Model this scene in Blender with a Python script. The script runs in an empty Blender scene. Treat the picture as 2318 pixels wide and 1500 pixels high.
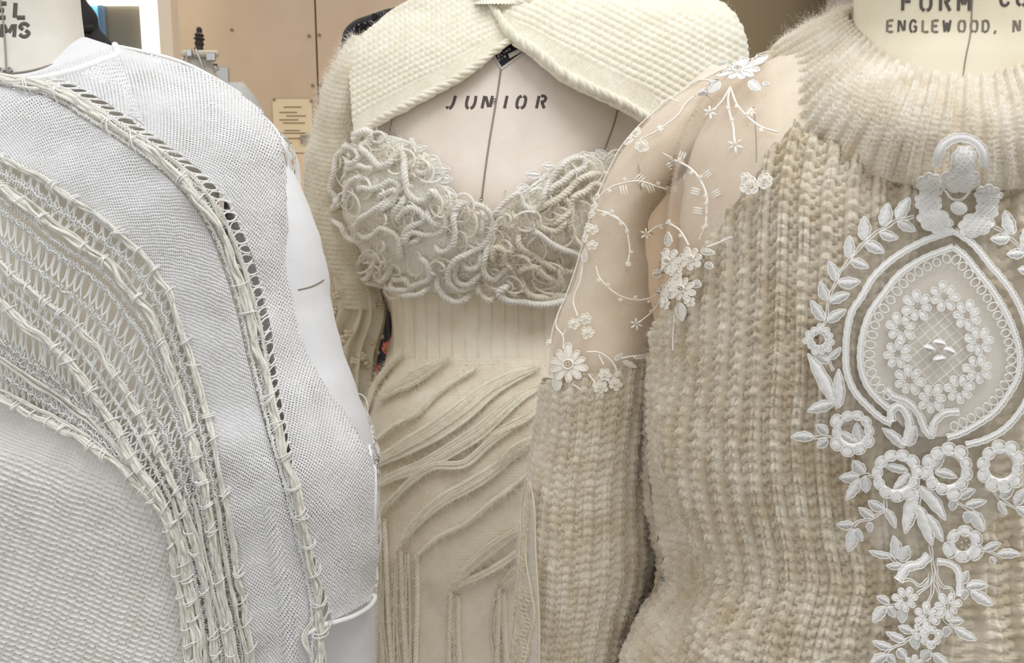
import bpy, math, random
import numpy as np
from mathutils import Vector, noise as mnoise
rng = np.random.default_rng(7)
random.seed(7)
C = bpy.context.scene.collection

# ------------------------------------------------------------------ camera, world, lights, exposure
F = 1700.0; PITCH = math.radians(8.0); CAMZ = 1.32
cd = bpy.data.cameras.new('camera'); cam = bpy.data.objects.new('camera', cd); C.objects.link(cam)
cam.location = (0, 0, CAMZ); cam.rotation_euler = (math.pi/2 - PITCH, 0, 0)
cd.sensor_width = 36; cd.lens = 36*F/2318; cd.clip_start = .01
cd.dof.use_dof = True; cd.dof.focus_distance = .55; cd.dof.aperture_fstop = 22
bpy.context.scene.camera = cam
sc = bpy.context.scene
sc.view_settings.view_transform = 'Standard'; sc.view_settings.look = 'None'
sc.view_settings.exposure = -0.12
sc.cycles.diffuse_bounces = 6; sc.cycles.max_bounces = 12; sc.cycles.transparent_max_bounces = 16; sc.view_settings.gamma = 1
sc.view_settings.use_curve_mapping = False
w = bpy.data.worlds.new('world'); sc.world = w; w.use_nodes = True
w.node_tree.nodes['Background'].inputs[0].default_value = (.99, .985, .97, 1)
w.node_tree.nodes['Background'].inputs[1].default_value = .78

def area(name, loc, target, size, power, col, sy=None):
    l = bpy.data.lights.new(name, 'AREA'); l.energy = power; l.color = col; l.size = size
    if sy: l.shape = 'RECTANGLE'; l.size_y = sy
    o = bpy.data.objects.new(name, l); C.objects.link(o); o.location = loc
    d = Vector(target) - Vector(loc); o.rotation_euler = d.to_track_quat('-Z', 'Y').to_euler()
    return o
area('ceiling_light', (.45, .05, 2.45), (.1, .6, 1.2), 1.1, 13, (.97, .985, 1.0), .5)
area('window_light', (-1.6, .35, 1.9), (.2, .6, 1.2), .9, 4, (.98, .985, 1.0))
area('warm_lamp_light', (-.55, 1.75, 2.2), (.25, .5, 1.15), .5, 2.2, (1.0, .90, .78))
area('wall_lamp_light', (-.35, 1.5, .75), (-.3, 2.4, 1.0), .5, 5.5, (1.0, .66, .40))

# ------------------------------------------------------------------ helpers
def srgb(r, g, b):
    f = lambda c: (c/12.92 if c <= .04045 else ((c+.055)/1.055)**2.4)
    return (f(r/255), f(g/255), f(b/255), 1)

def at(u, v, Y):
    u = np.asarray(u, float); v = np.asarray(v, float); Y = np.asarray(Y, float)
    x = (u-1159)/F; y = -(v-750)/F
    ry = math.cos(PITCH) + y*math.sin(PITCH); rz = -math.sin(PITCH) + y*math.cos(PITCH)
    t = Y/ry
    return np.stack([x*t, Y + 0*x, CAMZ + rz*t], -1)

def herm(xs, ys, x):
    xs = np.asarray(xs, float); ys = np.asarray(ys, float); x = np.asarray(x, float)
    if len(xs) == 2: return np.interp(x, xs, ys)
    d = np.diff(ys)/np.diff(xs); m = np.empty_like(ys)
    m[1:-1] = (d[:-1]*np.diff(xs)[1:] + d[1:]*np.diff(xs)[:-1])/(xs[2:]-xs[:-2]); m[0] = d[0]; m[-1] = d[-1]
    i = np.clip(np.searchsorted(xs, x)-1, 0, len(xs)-2); h = xs[i+1]-xs[i]; t = np.clip((x-xs[i])/h, 0, 1)
    r = ((1+2*t)*(1-t)**2*ys[i] + t*(1-t)**2*h*m[i] + t*t*(3-2*t)*ys[i+1] + t*t*(t-1)*h*m[i+1])
    return r

def curve(pts, n, closed=False):
    p = np.asarray(pts, float)
    if closed: p = np.vstack([p, p[:1]])
    if len(p) == 2: return p[0] + (p[1]-p[0])*np.linspace(0, 1, n)[:, None]
    s = np.r_[0, np.cumsum(np.maximum(1e-6, np.linalg.norm(np.diff(p, axis=0), axis=1)))]
    t = np.linspace(0, s[-1], max(n*3, 30))
    q = np.stack([herm(s, p[:, k], t) for k in range(p.shape[1])], -1)
    s2 = np.r_[0, np.cumsum(np.linalg.norm(np.diff(q, axis=0), axis=1))]
    t2 = np.linspace(0, s2[-1], n)
    return np.stack([np.interp(t2, s2, q[:, k]) for k in range(p.shape[1])], -1)

def plen(p):
    return float(np.linalg.norm(np.diff(np.asarray(p, float), axis=0), axis=1).sum())

_tab = {}
def vn(x, y, seed=0):
    if seed not in _tab: _tab[seed] = np.random.default_rng(seed+100).random((256, 256))
    T = _tab[seed]; x = np.asarray(x, float); y = np.asarray(y, float)
    xi = np.floor(x).astype(int); yi = np.floor(y).astype(int); fx = x-xi; fy = y-yi
    fx = fx*fx*(3-2*fx); fy = fy*fy*(3-2*fy)
    g = lambda a, b: T[a % 256, b % 256]
    return (g(xi, yi)*(1-fx)+g(xi+1, yi)*fx)*(1-fy) + (g(xi, yi+1)*(1-fx)+g(xi+1, yi+1)*fx)*fy

def prop(o, label=None, cat=None, group=None, kind=None):
    if label: o['label'] = label
    if cat: o['category'] = cat
    if group: o['group'] = group
    if kind: o['kind'] = kind
    return o

def thing(name, label, cat, loc=(0, 0, 0), group=None):
    o = bpy.data.objects.new(name, None); C.objects.link(o); o.location = loc; o.empty_display_size = .02
    return prop(o, label, cat, group)

def link(name, me, mat, parent=None, smooth=True):
    o = bpy.data.objects.new(name, me); C.objects.link(o)
    if mat and not me.materials: me.materials.append(mat)
    if parent:
        o.parent = parent
        bpy.context.view_layer.update()
        o.matrix_parent_inverse = parent.matrix_world.inverted()
    return o

class MB:
    """collects quads/tris with numpy and links them as one mesh"""
    def __init__(s): s.V = []; s.Q = []; s.T = []; s.UV = []; s.n = 0; s.has_uv = False
    def add(s, V, Q=None, T=None, uv=None):
        V = np.asarray(V, float).reshape(-1, 3)
        if Q is not None and len(Q): s.Q.append(np.asarray(Q, int)+s.n)
        if T is not None and len(T): s.T.append(np.asarray(T, int)+s.n)
        s.V.append(V); s.UV.append(np.zeros((len(V), 2)) if uv is None else np.asarray(uv, float).reshape(-1, 2))
        if uv is not None: s.has_uv = True
        s.n += len(V)
    def grid(s, P, wrap=False, uv=None, flip=False):
        n, m = P.shape[:2]
        i = np.arange(n-1)[:, None]; j = np.arange(m if wrap else m-1)[None]
        a = i*m+j; b = i*m+(j+1) % m; c = (i+1)*m+(j+1) % m; d = (i+1)*m+j
        q = np.stack([a, b, c, d], -1).reshape(-1, 4)
        if flip: q = q[:, ::-1]
        s.add(P, Q=q, uv=uv)
    def tube(s, p, r, sides=6, ply=0, twist=0, caps=True):
        p = np.asarray(p, float); n = len(p)
        if n < 2: return
        t = np.gradient(p, axis=0); t /= np.maximum(1e-12, np.linalg.norm(t, axis=1))[:, None]
        a = np.array([0, 1., 0]) if abs(t[0][1]) < .9 else np.array([1., 0, 0])
        N = np.empty_like(p); v = np.cross(t[0], a)
        for k in range(n):
            v = v - t[k]*np.dot(v, t[k]); v = v/max(1e-9, math.sqrt(np.dot(v, v))); N[k] = v
        B = np.cross(t, N)
        r = np.broadcast_to(np.asarray(r, float), (n,))
        th = np.linspace(0, 2*math.pi, sides, endpoint=False)
        R = r[:, None]*np.ones((n, sides))
        if ply:
            L = np.r_[0, np.cumsum(np.linalg.norm(np.diff(p, axis=0), axis=1))]
            R = R*(.86+.2*np.abs(np.cos(ply*.5*(th[None]-twist*L[:, None]))))
        P = p[:, None]+R[..., None]*(np.cos(th)[None, :, None]*N[:, None]+np.sin(th)[None, :, None]*B[:, None])
        base = s.n
        s.grid(P, wrap=True)
        if caps:
            T = [(base, base+k, base+k+1) for k in range(1, sides-1)]
            e = base+(n-1)*sides
            T += [(e, e+k+1, e+k) for k in range(1, sides-1)]
            s.T.append(np.array(T))
    def build(s, name, mat, parent=None, smooth=True):
        V = np.vstack(s.V).astype(np.float32)
        Q = np.vstack(s.Q) if s.Q else np.zeros((0, 4), int)
        T = np.vstack(s.T) if s.T else np.zeros((0, 3), int)
        me = bpy.data.meshes.new(name); me.vertices.add(len(V)); me.vertices.foreach_set('co', V.ravel())
        loops = np.concatenate([Q.ravel(), T.ravel()]).astype(np.int32)
        me.loops.add(len(loops)); me.loops.foreach_set('vertex_index', loops)
        me.polygons.add(len(Q)+len(T))
        st = np.concatenate([np.arange(len(Q))*4, len(Q)*4+np.arange(len(T))*3]).astype(np.int32)
        me.polygons.foreach_set('loop_start', st)
        me.polygons.foreach_set('use_smooth', np.full(len(Q)+len(T), smooth))
        if s.has_uv:
            uv = np.vstack(s.UV)[loops].astype(np.float32)
            l = me.uv_layers.new(name='UVMap'); l.data.foreach_set('uv', uv.ravel())
        me.update(calc_edges=True); me.validate()
        return link(name, me, mat, parent)

def rope(m, P, r, n=3, pitch=.011, sides=6, jit=.12):
    """plied yarn: strands winding round a 3D path"""
    P = np.asarray(P, float); L0 = np.r_[0, np.cumsum(np.linalg.norm(np.diff(P, axis=0), axis=1))]
    k = max(8, int(L0[-1]/.0017)); L = np.linspace(0, L0[-1], k); Q = np.stack([np.interp(L, L0, P[:, i]) for i in range(3)], -1)
    R_ = np.interp(L, L0, np.broadcast_to(np.asarray(r, float), (len(P),)))
    t = np.gradient(Q, axis=0); t /= np.maximum(1e-9, np.linalg.norm(t, axis=1))[:, None]
    a = np.cross(t, [0, 1., .01]); a /= np.maximum(1e-9, np.linalg.norm(a, axis=1))[:, None]; b = np.cross(t, a)
    ph0 = rng.random()*6
    for i in range(n):
        ph = ph0+2*math.pi*(i/n+L/pitch); off = .46*R_
        m.tube(Q+(a*np.cos(ph)[:, None]+b*np.sin(ph)[:, None])*off[:, None], R_*(.60+jit*(vn(L*300, 0*L+i, 201)-.5)+.05*rng.random(k)), sides)

class Surf:
    """a body volume: rows of (v, centre u, half width u, centre depth Y, half depth b); front depth is known everywhere"""
    def __init__(s, rows, n=2.2):
        r = np.asarray(rows, float); s.v = r[:, 0]; s.r = r; s.n = n
    def par(s, v): return [herm(s.v, s.r[:, k], np.clip(v, s.v[0], s.v[-1])) for k in range(1, 5)]
    def Y(s, u, v):
        uc, w_, Yc, b = s.par(v); x = np.clip(np.abs((u-uc)/w_), 0, 1)
        return Yc - b*(1-x**s.n)**(1/s.n)
    def P(s, u, v, off=0.0):
        u = np.asarray(u, float)+0.0; v = np.asarray(v, float)+0*u; u = u+0*v
        p = at(u, v, s.Y(u, v))
        if np.ndim(off) == 0 and off == 0: return p
        return p+s.N(u, v)*np.asarray(off)[..., None]
    def N(s, u, v, e=4.0):
        du = at(u+e, v, s.Y(u+e, v))-at(u-e, v, s.Y(u-e, v)); dv = at(u, v+e, s.Y(u, v+e))-at(u, v-e, s.Y(u, v-e))
        n = np.cross(dv, du); n /= np.maximum(1e-9, np.linalg.norm(n, axis=-1))[..., None]
        n = np.where(n[..., 1:2] > 0, -n, n)
        n = n+np.array([0, -.35, 0]); return n/np.linalg.norm(n, axis=-1)[..., None]
    def ring(s, v, th, grow=0.0):
        uc, w_, Yc, b = s.par(v); c = np.cos(th); q = np.sin(th)
        c = np.sign(c)*np.abs(c)**(2/s.n); q = np.sign(q)*np.abs(q)**(2/s.n)
        Y = Yc-(b+grow)*q
        return at(uc+(w_+grow*F/Yc)*c, v, Y)
    def loft(s, v0, v1, nv, nth, grow=0.0, th0=0, th1=2*math.pi, disp=None):
        v = np.linspace(v0, v1, nv)[:, None]; wrap = abs(th1-th0-2*math.pi) < 1e-6
        th = np.linspace(th0, th1, nth, endpoint=not wrap)[None]
        P = s.ring(v+0*th, th+0*v, grow)
        if disp is not None:
            du = np.roll(P, -1, 1)-np.roll(P, 1, 1) if wrap else np.gradient(P, axis=1)
            dv = np.gradient(P, axis=0); N = np.cross(dv, du); N /= np.maximum(1e-9, np.linalg.norm(N, axis=-1))[..., None]
            ctr = P.mean(1, keepdims=True); sg = np.sign(((P-ctr)*N).sum(-1).mean()) if wrap else np.sign(-(N[..., 1]).mean())
            P = P+N*sg*disp(th+0*v, v+0*th, P)[..., None]
        return P, wrap

class Off(Surf):
    def __init__(s, A, d): s.A = A; s.d = d
    def Y(s, u, v): return s.A.Y(u, v)-s.d

class MinSurf(Surf):
    def __init__(s, A, B, k): s.A = A; s.B = B; s.k = k
    def Y(s, u, v):
        a = s.A.Y(u, v); b = s.B.Y(u, v); h = np.clip(.5+.5*(b-a)/s.k, 0, 1)
        return b*(1-h)+a*h-s.k*h*(1-h)

def loft_obj(name, S, v0, v1, nv, nth, mat, parent, grow=0.0, disp=None, cap=True, **k):
    P, wrap = S.loft(v0, v1, nv, nth, grow, disp=disp, **k)
    m = MB()
    if cap and wrap:
        c0 = P[0].mean(0); c1 = P[-1].mean(0)
        P = np.concatenate([(P[:1]*.02+c0*.98), (P[:1]*.5+c0*.5), P, (P[-1:]*.5+c1*.5), (P[-1:]*.02+c1*.98)], 0)
    m.grid(P, wrap=wrap); return m.build(name, mat, parent), P

def ruled(S, A, B, nt, ns, disp=None, off=0.0, sx=8., sy=7., edge_off=None):
    """cloth sheet between two pixel curves laid on S; returns P, uv, pixel grid"""
    a = curve(A, nt); b = curve(B, nt); q = np.linspace(0, 1, ns)[None, :, None]
    px = a[:, None]*(1-q)+b[:, None]*q; u = px[..., 0]; v = px[..., 1]
    W = np.linalg.norm(b-a, axis=1)
    L = np.r_[0, np.cumsum(np.linalg.norm(np.diff((a+b)/2, axis=0), axis=1))]
    X = L[:, None]+0*q[..., 0]; Yy = q[..., 0]*W[:, None]
    d = off+(disp(u, v, X, Yy, q[..., 0]+0*u) if disp else 0*u)
    return S.P(u, v, d), np.stack([X/sx, Yy/sy], -1), u, v

def sheet(name, S, A, B, nt, ns, mat, parent, **k):
    P, uv, u, v = ruled(S, A, B, nt, ns, **k)
    m = MB(); m.grid(P, uv=uv); return m.build(name, mat, parent), P

def fuzz(name, P, N, n, length, rad, mat, parent, lift=.6, segs=5, curl=.5, sel=None):
    """soft loose fibres standing on a knit surface, one countless mass"""
    P = np.asarray(P).reshape(-1, 3); N = np.asarray(N).reshape(-1, 3)
    k = rng.integers(0, len(P), n); p = P[k]; nn = N[k]
    rnd = rng.normal(size=(n, 3)); d = nn*lift+rnd*.55; d /= np.linalg.norm(d, axis=1)[:, None]
    L = length*(.35+rng.random(n)**2*1.3); pts = np.empty((n, segs, 3)); pts[:, 0] = p-nn*length*.08
    for i in range(1, segs):
        pts[:, i] = pts[:, i-1]+d*(L/(segs-1))[:, None]
        d = d+rng.normal(size=(n, 3))*curl; d /= np.linalg.norm(d, axis=1)[:, None]
    hc = bpy.data.hair_curves.new(name); hc.add_curves([segs]*n)
    hc.position_data.foreach_set('vector', pts.astype(np.float32).ravel())
    r = np.tile(np.linspace(rad, rad*.35, segs), n).astype(np.float32)
    at_ = hc.attributes.get('radius') or hc.attributes.new('radius', 'FLOAT', 'POINT'); at_.data.foreach_set('value', r)
    hc.materials.append(mat)
    o = bpy.data.objects.new(name, hc); C.objects.link(o); o.parent = parent
    bpy.context.view_layer.update(); o.matrix_parent_inverse = parent.matrix_world.inverted()
    return prop(o, kind='stuff')

def gridN(P):
    N = np.cross(np.gradient(P, axis=0), np.gradient(P, axis=1)); N /= np.maximum(1e-9, np.linalg.norm(N, axis=-1))[..., None]
    return np.where(N[..., 1:2] > 0, -N, N)

# ------------------------------------------------------------------ materials
class NT:
    def __init__(s, name):
        s.m = bpy.data.materials.new(name); s.m.use_nodes = True; s.t = s.m.node_tree; s.n = s.t.nodes; s.l = s.t.links
        s.b = s.n['Principled BSDF']; s.out = s.n['Material Output']
    def new(s, k, **p):
        x = s.n.new(k)
        for a, b in p.items(): setattr(x, a, b)
        return x
    def ln(s, a, b): s.l.new(a, b)
    def math(s, op, a, b=None, c=None, clamp=False):
        x = s.new('ShaderNodeMath', operation=op, use_clamp=clamp)
        for i, q in enumerate((a, b, c)):
            if q is None: continue
            if isinstance(q, (int, float)): x.inputs[i].default_value = q
            else: s.ln(q, x.inputs[i])
        return x.outputs[0]
    def noise(s, vec, scale, detail=3, rough=.6):
        x = s.new('ShaderNodeTexNoise'); x.inputs['Scale'].default_value = scale; x.inputs['Detail'].default_value = detail
        x.inputs['Roughness'].default_value = rough
        if vec is not None: s.ln(vec, x.inputs['Vector'])
        return x.outputs['Fac']
    def ramp(s, fac, stops):
        x = s.new('ShaderNodeValToRGB'); e = x.color_ramp.elements
        while len(e) < len(stops): e.new(.5)
        for k, (p, c) in enumerate(stops): e[k].position = p; e[k].color = c if len(c) == 4 else (*c, 1)
        s.ln(fac, x.inputs[0]); return x.outputs[0]
    def geo(s): return s.new('ShaderNodeNewGeometry').outputs['Position']
    def bump(s, h, strength, dist):
        x = s.new('ShaderNodeBump'); x.inputs['Strength'].default_value = strength; x.inputs['Distance'].default_value = dist
        s.ln(h, x.inputs['Height']); s.ln(x.outputs[0], s.b.inputs['Normal']); return x

def yarn(name, c1, c2, scale=60, fib=1500, rough=.9, bump=.35, sheen=.25, sss=0):
    t = NT(name); p = t.geo(); f = t.noise(p, scale, 4)
    t.ln(t.ramp(f, [(.35, c1), (.65, c2)]), t.b.inputs['Base Color'])
    t.b.inputs['Roughness'].default_value = rough; t.b.inputs['Sheen Weight'].default_value = sheen
    t.b.inputs['Specular IOR Level'].default_value = .15
    if sss: t.b.inputs['Subsurface Weight'].default_value = sss; t.b.inputs['Subsurface Radius'].default_value = (1, .95, .85); t.b.inputs['Subsurface Scale'].default_value = .004
    if bump: t.bump(t.noise(p, fib, 3, .7), bump, .0006)
    return t.m

def plain(name, c, rough=.8, spec=.2, metal=0, bump=0, bs=900, emit=None, es=1):
    t = NT(name); t.b.inputs['Base Color'].default_value = c; t.b.inputs['Roughness'].default_value = rough
    t.b.inputs['Specular IOR Level'].default_value = spec; t.b.inputs['Metallic'].default_value = metal
    if bump: t.bump(t.noise(t.geo(), bs, 4, .7), bump, .0006)
    if emit: t.b.inputs['Emission Color'].default_value = emit; t.b.inputs['Emission Strength'].default_value = es
    return t.m

def muslin(name, c, c2):
    t = NT(name); p = t.geo(); n1 = t.noise(p, 18, 5, .65)
    t.ln(t.ramp(n1, [(.3, c2), (.6, c)]), t.b.inputs['Base Color']); t.b.inputs['Roughness'].default_value = .75
    t.b.inputs['Specular IOR Level'].default_value = .2
    a = t.new('ShaderNodeTexWave'); a.inputs['Scale'].default_value = 420; a.inputs['Distortion'].default_value = 2
    a.bands_direction = 'Z'; t.ln(p, a.inputs['Vector'])
    b = t.new('ShaderNodeTexWave'); b.inputs['Scale'].default_value = 420; b.inputs['Distortion'].default_value = 2
    b.bands_direction = 'X'; t.ln(p, b.inputs['Vector'])
    t.bump(t.math('ADD', a.outputs['Fac'], b.outputs['Fac']), .18, .0003)
    return t.m

def fine_knit(name, c1, c2, hole=.72, holes=True):
    """stockinette: staggered pores between stitches, in stitch units from the UVs"""
    t = NT(name); uvn = t.new('ShaderNodeUVMap'); sx = t.new('ShaderNodeSeparateXYZ'); p = t.geo()
    nz = t.noise(p, 120, 2)
    t.ln(uvn.outputs[0], sx.inputs[0])
    nn = t.math('MULTIPLY', t.math('SUBTRACT', nz, .5), .9)
    U = t.math('ADD', sx.outputs[0], nn); V = t.math('ADD', sx.outputs[1], nn)
    cu = t.math('COSINE', t.math('MULTIPLY', U, 2*math.pi)); cv = t.math('COSINE', t.math('MULTIPLY', V, 2*math.pi))
    h = t.math('MULTIPLY', cu, cv)
    big = t.noise(p, 25, 2); fib = t.noise(p, 1800, 2)
    t.ln(t.ramp(t.noise(p, 40, 4), [(.35, c1), (.65, c2)]), t.b.inputs['Base Color'])
    t.b.inputs['Roughness'].default_value = .9; t.b.inputs['Sheen Weight'].default_value = .2
    t.b.inputs['Specular IOR Level'].default_value = .1
    hh = t.math('ADD', t.math('MULTIPLY', h, -.6), t.math('MULTIPLY', fib, .35))
    t.bump(hh, .8, .0007)
    if holes:
        thr = t.math('ADD', t.math('MULTIPLY', t.math('SUBTRACT', big, .5), -1.2), hole)
        al = t.math('LESS_THAN', h, thr)
        t.ln(al, t.b.inputs['Alpha'])
    return t.m

def tulle(name, col, a0, net=True, cell=.0013):
    t = NT(name); t.b.inputs['Base Color'].default_value = col; t.b.inputs['Roughness'].default_value = .5
    t.b.inputs['Sheen Weight'].default_value = .3
    uvn = t.new('ShaderNodeUVMap'); sx = t.new('ShaderNodeSeparateXYZ'); t.ln(uvn.outputs[0], sx.inputs[0])
    cu = t.math('COSINE', t.math('MULTIPLY', sx.outputs[0], 2*math.pi)); cv = t.math('COSINE', t.math('MULTIPLY', sx.outputs[1], 2*math.pi))
    h = t.math('MULTIPLY', cu, cv)
    al = t.math('MULTIPLY_ADD', t.math('LESS_THAN', h, .18), a0, .10)
    t.ln(al, t.b.inputs['Alpha']); return t.m

M = dict(
    muslin_c=muslin('muslin_pinkish', srgb(238, 228, 219), srgb(228, 216, 204)),
    muslin_l=muslin('muslin_white', srgb(232, 232, 234), srgb(224, 225, 228)),
    muslin_ln=muslin('muslin_cream', srgb(220, 215, 206), srgb(210, 204, 192)),
    muslin_lt=muslin('muslin_tan', srgb(240, 234, 222), srgb(230, 222, 206)),
    muslin_r=muslin('muslin_ivory', srgb(226, 218, 196), srgb(216, 206, 180)),
    muslin_rt=muslin('muslin_soft', srgb(234, 222, 206), srgb(228, 214, 192)),
    seam=plain('seam_thread', srgb(150, 140, 128)),
    ink=plain('stencil_ink', srgb(96, 88, 84)), ink2=plain('label_ink', srgb(52, 54, 60)),
    ink3=plain('faded_ink', srgb(128, 120, 108)),
    poncho=fine_knit('white_knit', srgb(238, 238, 239), srgb(231, 231, 232)),
    poncho_d=fine_knit('white_knit_dense', srgb(235, 235, 236), srgb(228, 227, 224), hole=.9),
    poncho_y=yarn('white_fine_yarn', srgb(250, 250, 248), srgb(244, 244, 240), sss=.25),
    roving=yarn('cream_roving', srgb(248, 245, 234), srgb(240, 236, 220), 120, 700, bump=1.0, sss=.4),
    lower=yarn('ladder_knit_white', srgb(236, 235, 232), srgb(226, 224, 217), 60, 1800),
    shrug=yarn('cream_wool', srgb(242, 238, 222), srgb(234, 229, 208), 50),
    mohair=yarn('shaded_mohair', srgb(226, 220, 202), srgb(210, 202, 180), 30, 700, bump=.6),  # cream knit darkened in colour for the weaker light on the sleeve
    dress=yarn('dress_knit', srgb(241, 233, 216), srgb(234, 224, 204), 60, 1300),
    loops=yarn('loop_yarn', srgb(254, 251, 242), srgb(248, 242, 228), 40, 900, bump=1.0, sss=.4),
    loops2=yarn('loop_yarn_warm', srgb(252, 245, 226), srgb(243, 234, 208), 40, 900, bump=1.0, sss=.4),
    sweater=yarn('oatmeal_wool', srgb(232, 223, 206), srgb(208, 192, 164), 42, 1100, bump=.8, sheen=.4),
    collar=yarn('collar_wool', srgb(236, 229, 214), srgb(216, 202, 178), 55, 1300, bump=.7, sheen=.4),
    lace=yarn('lace_thread', srgb(254, 253, 250), srgb(248, 247, 243), 30, 2500, .55, .3, .1),
    lace_w=yarn('lace_thread_warm', srgb(255, 251, 242), srgb(252, 246, 234), 30, 2500, .55, .3, .1),
    lace_t=yarn('lace_thread_tan', srgb(232, 220, 196), srgb(222, 208, 180), 30, 2500, .55, .3, .1),
    hair=plain('wool_fibre', srgb(246, 240, 228), .9, .1), hair_w=plain('white_fibre', srgb(246, 246, 246), .9, .1),
    tulle=tulle('tulle', srgb(232, 216, 196), .32), tulle2=tulle('organza', srgb(232, 226, 214), .70),
    steel=plain('pin_steel', srgb(190, 190, 190), .25, .5, 1), dark=plain('dark_wood', srgb(48, 34, 28), .4, .4),
    black=plain('black_cloth', srgb(44, 42, 44), .85, .2), paper=plain('paper', srgb(228, 212, 178)),
    grey=plain('grey_card', srgb(150, 140, 126)),
)

# ------------------------------------------------------------------ setting
def box(name, x0, x1, y0, y1, z0, z1, mat, parent=None, bev=.0):
    m = MB(); V = [(x, y, z) for x in (x0, x1) for y in (y0, y1) for z in (z0, z1)]
    m.add(V, Q=[(0, 1, 3, 2), (4, 6, 7, 5), (0, 4, 5, 1), (2, 3, 7, 6), (0, 2, 6, 4), (1, 5, 7, 3)])
    o = m.build(name, mat, parent, smooth=False)
    if bev:
        b = o.modifiers.new('b', 'BEVEL'); b.width = bev; b.segments = 2
    return o
def px(u, v, Y): return at(u, v, Y)
WY = 2.4
wallm = NT('wall_paint'); p_ = wallm.geo()
wallm.ln(wallm.ramp(wallm.noise(p_, 6, 5), [(.3, srgb(205, 184, 158)), (.7, srgb(196, 174, 148))]), wallm.b.inputs['Base Color'])
wallm.b.inputs['Roughness'].default_value = .7; wallm.bump(wallm.noise(p_, 200, 3), .1, .001)
wallo = wallm.m
wall = thing('wall_back', None, None); wall['kind'] = 'structure'
xs = float(px(716, 100, WY)[0]); xr = float(px(1560, 40, WY)[0])
for a, b in ((-1.6, xs-.0025), (xs+.0025, xr)):
    box('wall_panel', a, b, WY, WY+.02, 0, 2.7, wallo, wall, .002)
box('panel_joint', xs-.003, xs+.003, WY+.008, WY+.02, 0, 2.7, plain('joint_dark', srgb(110, 90, 70)), wall)
scm = plain('screw_head', srgb(150, 128, 104), .4)
for (u, v) in ((723, 80), (708, 194), (727, 193), (706, 330), (525, 68), (700, 82)):
    m = MB(); c = px(u, v, WY-.001); m.tube([c, c-np.array([0, .004, 0])], .0045, 8); m.build('screw_head', scm, wall)
brown = plain('partition_shaded', srgb(150, 134, 108), .7, bump=.1, bs=200); brown2 = plain('partition_shaded_grey', srgb(160, 146, 134), .7)  # shadow over the right wall panels is put into these darker colours
wr = thing('wall_right', None, None); wr['kind'] = 'structure'
xa = float(px(1874, 30, 2.0)[0])
box('wall_panel', xr-.02, 2.0, 2.25, 2.27, 0, 2.7, brown, wr, .003)
box('wall_panel', xa, 2.2, 2.0, 2.02, 0, 2.7, brown2, wr, .003)
flo = box('floor', -3, 3, -1.5, 2.6, -.05, 0, plain('floor_concrete', srgb(120, 112, 104), .6, bump=.3, bs=40)); flo['kind'] = 'structure'

# mirror with lit frame, top left
mir = thing('lit_mirror', 'tall dark mirror framed with glowing white light strips, upper left behind the white knit', 'mirror', tuple(px(300, 130, 2.2)))
Ym = 2.15
lit = plain('light_strip', (1, .95, .85, 1), emit=(1, .93, .78, 1), es=3.2)
def pbox(name, u0, u1, v0, v1, Y, dy, mat, parent, bev=.0):
    a = px(u0, v1, Y); b = px(u1, v0, Y); vr = 65 if v1 > 400 else (v0+v1)/2; a[0] = px(u0, vr, Y)[0]; b[0] = px(u1, vr, Y)[0]; return box(name, min(a[0], b[0]), max(a[0], b[0]), Y, Y+dy, min(a[2], b[2]), max(a[2], b[2]), mat, parent, bev)
pbox('light_strip', 318, 358, -260, 420, Ym, .02, lit, mir, .003)
pbox('light_strip', 195, 322, -12, 9, Ym, .02, lit, mir, .003)
pbox('frame', 358, 389, -260, 420, Ym-.005, .05, plain('white_frame', srgb(236, 220, 198)), mir, .003)
pbox('glass', 236, 320, 9, 420, Ym+.022, .01, plain('dim_glass', srgb(112, 106, 92), .2, .5), mir)
pbox('side_strip', 224, 236, 9, 420, Ym+.01, .02, plain('steel_blue_frame', srgb(96, 122, 146), .4), mir, .002)
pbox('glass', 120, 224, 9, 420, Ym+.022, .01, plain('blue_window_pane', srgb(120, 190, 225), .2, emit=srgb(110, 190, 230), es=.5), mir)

# black draped garment behind left neck
bl = thing('black_collar_garment', 'black garment with a folded collar hanging behind the left dress form neck', 'garment', tuple(px(200, 110, .95)))
Sb = Surf([(-60, 110, 60, .95, .05), (0, 130, 62, .95, .05), (40, 150, 68, .95, .05), (58, 160, 60, .95, .05), (66, 160, 62, .95, .05), (90, 168, 75, .95, .05), (130, 180, 90, .95, .05), (300, 190, 110, .95, .05)])
loft_obj('cloth', Sb, -60, 300, 60, 40, M['black'], bl, disp=lambda t, v, P: .002*np.sin(5*t+v*.02))
m = MB(); m.tube(Sb.P(*curve([(100, 50), (150, 62), (205, 66), (216, 60)], 16).T, .004), .004, 8); m.build('collar_fold', M['black'], bl)

# distant dress form with finial and clips
bg = thing('distant_dress_form', 'small distant dress form with dark turned finial and metal clips, before the tan wall', 'dress form', tuple(px(455, 300, 1.7)))
Yb = 1.7; c = px(451, 110, Yb); k = Yb/F
prof = [(62, 4), (66, 6), (74, 6), (80, 10), (84, 8), (88, 12), (92, 8), (98, 10), (106, 8), (112, 9)]
vv = np.linspace(62, 114, 40); rr = herm([a for a, _ in prof], [b for _, b in prof], vv)*k
m = MB(); m.tube(np.stack([at(451, v, Yb) for v in vv]), rr, 14); m.build('finial', M['dark'], bg)
Sd = Surf([(112, 453, 30, Yb, .03), (135, 453, 32, Yb, .032), (150, 453, 32, Yb, .035), (185, 458, 45, Yb, .05), (230, 470, 90, Yb, .08), (400, 480, 140, Yb, .11), (800, 480, 120, Yb, .11)])
loft_obj('torso', Sd, 116, 800, 60, 32, muslin('muslin_far', srgb(196, 190, 178), srgb(184, 176, 164)), bg)
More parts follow.
